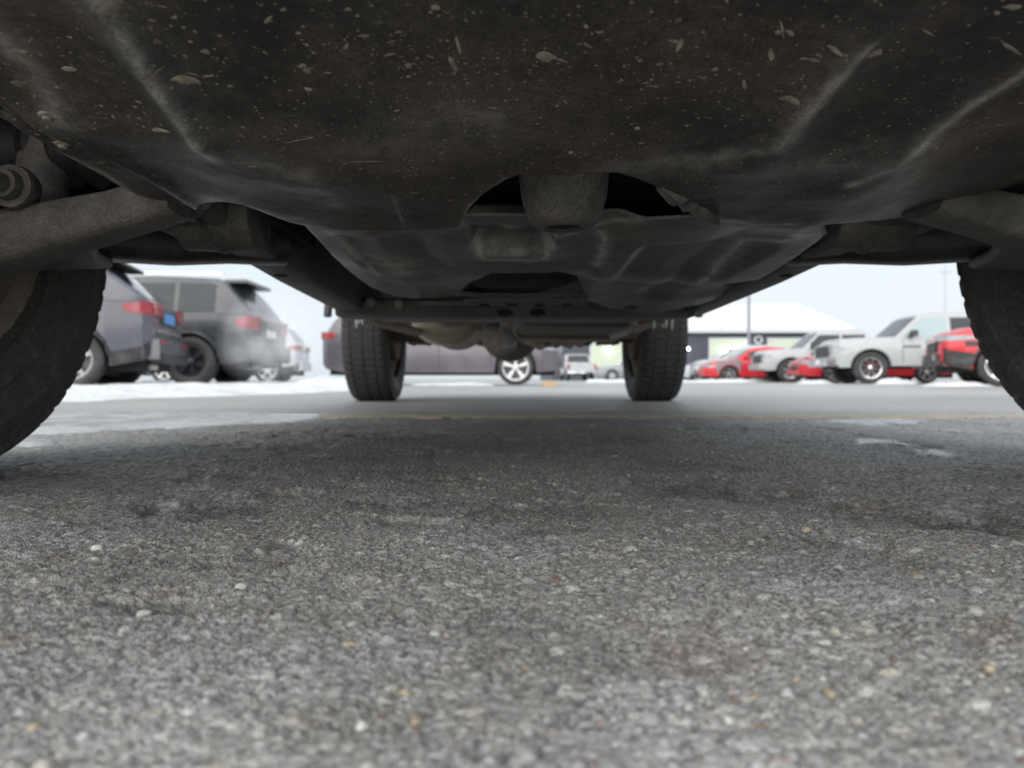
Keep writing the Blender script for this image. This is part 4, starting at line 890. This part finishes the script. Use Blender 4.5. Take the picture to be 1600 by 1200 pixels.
# --- cone shaped mount in the opening
mc = P(881, 347, .775); tb = MB(); prof = [(.0525, .12), (.0505, .060), (.0465, .026), (.042, .010), (.038, .000), (.030, -.006), (.021, -.0075), (.0195, -.004), (.0185, .02), (.001, .022)]
tb.lathe(prof, (mc.x, mc.y, mc.z), 'Z', 40, cap=False); o = part(tb, 'mount_cup', cast_m); o['label'] = 'tapered cast cup with round drain hole'
part(MB().lathe([(.001, -.0035), (.0188, -.0035), (.0188, .004)], (mc.x, mc.y, mc.z), 'Z', 20), 'cup_hole', dark_m)
# engine and gearbox mass above the plates
part(MB().sections([((.03, .32, .52), .34, .09), ((.03, .45, .50), .36, .1), ((.03, .7, .49), .36, .11), ((.03, 1.1, .47), .27, .12)], .05), 'engine', dark_m)
part(MB().sections([((.03, 1.1, .48), .2, .13), ((.02, 1.6, .47), .16, .13), ((.01, 2.0, .47), .1, .1)], .06), 'gearbox', dark_m)

web_m = under_mat('arm_web', (.085, .08, .073), (.22, .205, .185), 10, .36, .6, .45, .002, 160)
# --- suspension arms, mirrored about the truck's centre line
def mir(p, s): return Vector(p) if s < 0 else Vector((2 * CX(p[1]) - p[0], p[1], p[2]))
for s in (-1, 1):
    g = lambda *a: mir(a, s)
    b = MB(); b.tube([g(-.82, .90, .27), g(-.74, .885, .275), g(-.64, .868, .29), g(-.55, .85, .307), g(-.46, .83, .322), g(-.37, .80, .335)], [.05, .05, .042, .036, .03, .028], 28, sq=.84, power=.62, rough=.035)
    A = part(b, 'control_arm', cast_m)
    b = MB(); b.tube([g(-.82, .93, .312), g(-.72, 1.0, .328), g(-.62, 1.07, .342), g(-.54, 1.13, .345), g(-.47, 1.18, .358), g(-.39, 1.22, .362)], [.05, .046, .042, .042, .044, .046], 24, sq=.8, power=.7)
    b.build('rear_leg', press_m, A)
    # web between the two legs
    top = [g(-.83, .91, .285), g(-.62, .872, .297), g(-.515, .868, .318), g(-.545, .93, .314), g(-.575, .99, .311), g(-.60, 1.07, .312), g(-.72, 1.03, .301), g(-.83, .99, .292)]
    b = MB(); b.rings([top, [p - Vector((0, 0, .016)) for p in top]]); w = b.build('web_plate', web_m, A)
    bv = w.modifiers.new('edge', 'BEVEL'); bv.width = .006; bv.segments = 3
    b = MB(); c = g(-.40, .98, .352); b.lathe([(.03, -.055), (.044, -.05), (.046, -.01), (.05, .0), (.046, .01), (.044, .05), (.03, .055)], c, 'X', 22); b.build('bushing', cast_m, A)
    b = MB(); c = g(-.43, .95, .345); b.sections([((c.x, .90, .362), .05, .02), ((c.x, .95, .352), .058, .022), ((c.x, 1.03, .352), .055, .024), ((c.x, 1.07, .366), .04, .02)], .014); b.build('bushing_bracket', cast_m, A)
    b = MB(); c = g(-.378, 1.06, .345); b.box((c.x - .012, c.y, c.z), (c.x + .012, c.y + .012, c.z + .04)); b.build('bracket_tab', grey_m, A)
    b = MB(); c = g(-.572, .80, .350); b.lathe([(.001, -.022), (.009, -.021), (.0105, -.010), (.0105, -.006), (.016, -.006), (.0175, .0), (.0175, .006), (.0245, .008), (.026, .018), (.023, .03)], c, 'Y', 20); b.build('ball_joint', cast_m, A)
    b = MB(); prof = []
    for k in range(17): prof.append(((.047 if k % 2 else .036) + .0005 * k, -.13 + .0165 * k))
    b.lathe(prof, g(-.53, .93, .43), 'X', 24); part(b, 'axle_boot', blk_m)
    part(MB().tube([g(-.70, .93, .42), g(-.3, .95, .45)], .018, 12), 'axle_shaft', frame_m)
    part(MB().tube([g(-.60, .9, .34), g(-.60, .93, .5), g(-.58, .95, .85)], [.03, .032, .034], 14), 'shock_absorber', frame_m)
    part(MB().box(tuple(min(a, b_) for a, b_ in zip(g(-.76, .84, .24), g(-.70, .95, .56))), tuple(max(a, b_) for a, b_ in zip(g(-.76, .84, .24), g(-.70, .95, .56)))), 'knuckle', frame_m)
    part(MB().box(tuple(min(a, b_) for a, b_ in zip(g(-.70, .98, .37), g(-.36, 1.3, .74))), tuple(max(a, b_) for a, b_ in zip(g(-.70, .98, .37), g(-.36, 1.3, .74)))), 'gap_shield', dark_m)  # liner box added to block the light leaking in above the arm
    # frame rail
    R_ = part(MB().sections([(g(-.40, .25, .53), .035, .07), (g(-.405, .62, .50), .035, .075), (g(-.415, .9, .425), .035, .075), (g(-.425, 1.1, .405), .037, .072), (g(-.425, 1.4, .388), .037, .07), (g(-.425, 1.95, .372), .037, .07), (g(-.44, 2.35, .44), .037, .07), (g(-.46, 3.1, .50), .037, .07), (g(-.48, 3.9, .62), .037, .06), (g(-.48, 4.6, .64), .037, .06), (g(-.48, 5.2, .62), .037, .06)], .014), 'frame_rail', frame_m)
    c = g(-.43, 1.32, .323); 
    part(MB().lathe([(.001, -.002), (.012, -.0015), (.013, .004)], (c.x, c.y, c.z - .001), 'Z', 14), 'rail_hole', dark_m)

# --- gearbox crossmember with oval holes and bolts
b = MB(); b.sections([((.01, 1.84, .3155), .468, .018), ((.01, 1.852, .3155), .472, .024), ((.01, 1.94, .3155), .472, .024), ((.01, 1.955, .317), .46, .02)], .01)
CM = part(b, 'crossmember', frame_m)
me = CM.data
for (px, py) in ((789, 488), (840, 488)):
    p = P(px, py, 1.838); h = MB(); h.v = []; 
    ring = lambda y, s: [(p.x + .021 * s * math.copysign(abs(math.cos(a)) ** .8, math.cos(a)), y, p.z + .0095 * s * math.sin(a)) for a in np.linspace(0, 2 * math.pi, 25)[:-1]]
    h.rings([ring(1.852, .97), ring(1.8385, 1.0), ring(1.8375, .93)], cap=True); h.build('slot_hole', dark_m, CM)
for (px, py) in ((578, 472), (623, 474)):
    p = P(px, py, 1.83); h = MB(); h.lathe([(.001, -.008), (.006, -.0075), (.0065, -.001), (.0115, 0), (.0115, .012)], p, 'Y', 12); h.build('bolt', grey_m, CM)
part(MB().sections([((.0, 2.06, .318), .40, .014), ((.0, 2.2, .318), .40, .014)], .01), 'heat_shield', tank_m)

# --- drive line and exhaust further back
part(MB().tube([(.0, 2.0, .40), (-.012, 3.0, .385), (-.02, 3.8, .37)], .042, 20), 'drive_shaft', zinc_m)
b = MB(); c = P(795, 527, 3.05); b.lathe([(.03, .10), (.034, .09), (.034, -.03), (.026, -.045), (.002, -.047)], c, 'Z', 20); part(b, 'damper', grey_m)
b = MB(); b.rings([[(-.245 + rx * math.cos(a), y, .345 + rz_ * math.sin(a)) for a in np.linspace(0, 2 * math.pi, 29)[:-1]] for (y, rx, rz_) in ((2.56, .07, .05), (2.58, .105, .078), (2.60, .118, .088), (2.63, .116, .086), (3.2, .116, .086), (3.25, .08, .06))]); o = part(b, 'muffler', zinc_m)
b.v = []; b.f = []
b = MB(); b.tube([(-.245 + .119 * math.cos(a), 2.615, .345 + .089 * math.sin(a)) for a in np.linspace(0, 2 * math.pi, 33)], .006, 8); b.build('muffler_seam', grey_m, o)
part(MB().tube([(-.22, 1.98, .40), (-.23, 2.3, .38), (-.245, 2.58, .345)], .032, 14), 'exhaust_pipe', zinc_m)
part(MB().tube([(-.245, 3.2, .345), (-.25, 3.6, .40), (-.30, 4.3, .56), (-.45, 4.8, .5), (-.7, 5.2, .45)], .03, 14), 'tail_pipe', rust_m)
b = MB(); b.sections([((.25, 2.28, .385), .20, .045), ((.245, 2.32, .375), .235, .075), ((.24, 2.5, .372), .245, .085), ((.24, 3.1, .375), .245, .085), ((.24, 3.35, .39), .22, .07)], .05); TK = part(b, 'fuel_tank', tank_m)
b = MB(); b.tube([(.0, 2.6, .383), (.0, 2.6, .33), (.03, 2.6, .286), (.24, 2.6, .282), (.45, 2.6, .286), (.487, 2.6, .33)], .009, 8); b.build('tank_strap', rust_m, TK)
b = MB(); b.tube([P(985, 500, 2.27), P(992, 508, 2.3), P(975, 520, 2.32), P(955, 526, 2.35)], .012, 10); b.build('tank_flange', grey_m, TK)
# axle
AX = part(MB().tube([(-.72, 4.24, .395), (-.3, 4.24, .395), (-.16, 4.24, .395), (-.02, 4.24, .395), (.12, 4.24, .395), (.3, 4.24, .395), (.75, 4.24, .395)], [.05, .045, .075, .085, .075, .045, .05], 20), 'rear_axle', frame_m)
bm = bmesh.new(); bmesh.ops.create_uvsphere(bm, u_segments=24, v_segments=16, radius=1)
for v in bm.verts: v.co = Vector((-.01 + .175 * v.co.x, 4.18 + .2 * v.co.y, .40 + .165 * v.co.z * (1.0 if v.co.z > 0 else 1.02)))
me = bpy.data.meshes.new('differential'); bm.to_mesh(me); bm.free(); link('differential', me, frame_m, AX)
part(MB().lathe([(.05, -.02), (.055, 0), (.05, .05), (.03, .06)], (-.018, 3.92, .365), 'Y', 18), 'pinion_flange', rust_m)
for s in (-1, 1):
    x = .01 + s * .56
    b = MB()
    for k in range(3): b.tube([(x, 3.45 + .1 * k, .5 - .012 * k), (x, 3.9, .425 - .012 * k), (x, 4.24, .345 - .012 * k + .02), (x, 4.6, .40 - .012 * k), (x, 5.0 - .1 * k, .5 - .012 * k)], .03, 4, sq=.2)
    o = b.build('leaf_spring', rust_m, T, world=True); o['kind'] = 'stuff'
    part(MB().box((x - .06, 4.15, .335), (x + .06, 4.33, .35)), 'spring_plate', rust_m)
    for dy in (-.07, .07):
        part(MB().tube([(x - .045, 4.24 + dy, .33), (x - .045, 4.24 + dy, .44), (x + .045, 4.24 + dy, .44), (x + .045, 4.24 + dy, .33)], .007, 8), 'u_bolt', rust_m)
    part(MB().tube([(x - s * .12, 4.2, .34), (x - s * .2, 4.0, .62)], [.028, .034], 12), 'rear_shock', frame_m)
# spare wheel, hitch and hanging bits
b = MB(); b.lathe([(.2, -.07), (.3, -.11), (.37, -.09), (.385, 0), (.37, .09), (.3, .11), (.2, .07)], (.0, 4.82, .55), 'Z', 40, cap=False); part(b, 'spare_tyre', rub_m)
part(MB().box((-.06, 5.0, .44), (.06, 5.4, .52)).sections([((.02, 5.08, .50), .45, .04), ((.02, 5.18, .50), .45, .04)], .012), 'tow_hitch', frame_m)
part(MB().tube([P(566, 494, 2.15), P(584, 500, 2.2), P(600, 507, 2.25), P(622, 512, 2.35), P(645, 517, 2.5), P(660, 519, 2.7)], [.008, .011, .012, .014, .016, .012], 10), 'brake_line', zinc_m)
part(MB().tube([P(1050, 499, 2.15), P(1030, 503, 2.2), P(1010, 508, 2.25), P(992, 516, 2.3)], [.008, .011, .012, .01], 10), 'fuel_line', zinc_m)
b = MB(); rings = []
for k in range(14):
    t = k / 13; y0 = 3.35 + .03 * random.uniform(-1, 1); x = -.0 + .28 * t + .06; dz = .012 * random.uniform(-1, 1); r = .022 + .012 * random.random()
    rings.append([(x, y0 + r * 1.4 * math.cos(a), .305 + dz + r * math.sin(a)) for a in np.linspace(0, 2 * math.pi, 9)[:-1]])
part(b.rings(rings), 'hose_wrap', zinc_m)
for (px, py, d, ln) in ((1022, 504, 2.15, .022), (1041, 503, 2.15, .02), (1050, 499, 2.12, .036), (1036, 503, 2.2, .018), (557, 498, 2.1, .03), (566, 498, 2.1, .02), (561, 499, 2.12, .014)):
    p = P(px, py, d); part(MB().lathe([(.0045, .006), (.004, -.2 * ln), (.0028, -.6 * ln), (.0006, -ln)], p, 'Z', 8), 'icicle', icicle_m)

# --- wheels of the pickup
def truck_tyre():
    Rr, w = .40, .25; n = 464
    ys = np.concatenate([np.linspace(-.5, -.42, 5), np.linspace(-.41, .41, 46), np.linspace(.42, .5, 5)]) * w
    A = np.linspace(0, 2 * math.pi, n, endpoint=False)
    inner = [(.245, -.36), (.252, -.42), (.275, -.475), (.283, -.481), (.286, -.490), (.290, -.491), (.293, -.485), (.312, -.505), (.330, -.506), (.333, -.514), (.338, -.514), (.341, -.502), (.36, -.49), (.372, -.478)]
    prof = [(r, y * w) for r, y in inner]; k0 = len(prof)
    for y in ys: q = abs(y) / (w / 2); prof.append((Rr - .016 * max(0, (q - .62) / .38) ** 2.2 - .004 * q * q, y * .98))
    prof += [(r, -y * w) for r, y in inner[::-1]]
    V = []
    for a in A:
        for k, (r, y) in enumerate(prof):
            if k0 <= k < k0 + len(ys):
                u = y / (w / 2); ph = (a * 58 / (2 * math.pi) + (.0 if u > 0 else .5) + .35 * abs(u)) % 1.0; ph2 = (a * 58 / (2 * math.pi) + .25 + .2 * u) % 1
                gr = 0
                if abs(abs(u) - .52) < .055 or abs(u) < .05: gr = 1
                if abs(u) > .57 and ph < .26: gr = 1
                if .05 < abs(u) < .47 and ph2 < .16: gr = .8
                r = r - .0045 * gr
            elif (k in (k0 - 1, k0 + len(ys))):
                ph = (a * 58 / (2 * math.pi) + (.0 if y > 0 else .5) + .35) % 1.0; r = r - (.0025 if ph < .26 else 0)
            V.append((y, r * math.cos(a), r * math.sin(a)))
    m_ = len(prof); Fc = [(i * m_ + j, i * m_ + j + 1, ((i + 1) % n) * m_ + j + 1, ((i + 1) % n) * m_ + j) for i in range(n) for j in range(m_ - 1)]
    b = MB(); b.v = V; b.f = Fc; return b
rim_prof = [(.25, -.11), (.256, -.102), (.245, -.09), (.225, -.075), (.215, .03), (.19, .05), (.12, .07), (.09, .09), (.02, .09)]
first = None
for (x, y, turn) in ((-.838, .90, R(2)), (.925, .89, R(2)), (-.812, 4.26, 0), (.838, 4.25, 0)):
    if first is None:
        w = truck_tyre().build('wheel', tread_m, None, angle=24); first = w
    else:
        w = first.copy(); C.objects.link(w)
        if y > 3:
            w.material_slots[0].link = 'OBJECT'; w.material_slots[0].material = tread2_m
    w.parent = T; w.matrix_parent_inverse = PL.matrix_parent_inverse.copy(); w.location = (x, y, .392); w.rotation_euler = (random.uniform(0, 6), 0, turn)
    s = 1 if x < 0 else -1                                     # dish faces outwards
    b = MB(); b.lathe([(r, -h * s) for r, h in rim_prof], (0, 0, 0), 'X', 40, cap=False); b.build('rim', rim_m, w)
    b = MB(); b.lathe([(.02, s * .13), (.15, s * .125), (.155, s * .10), (.15, s * .09), (.02, s * .085)], (0, 0, 0), 'X', 30); b.build('brake_disc', rust_m, w)
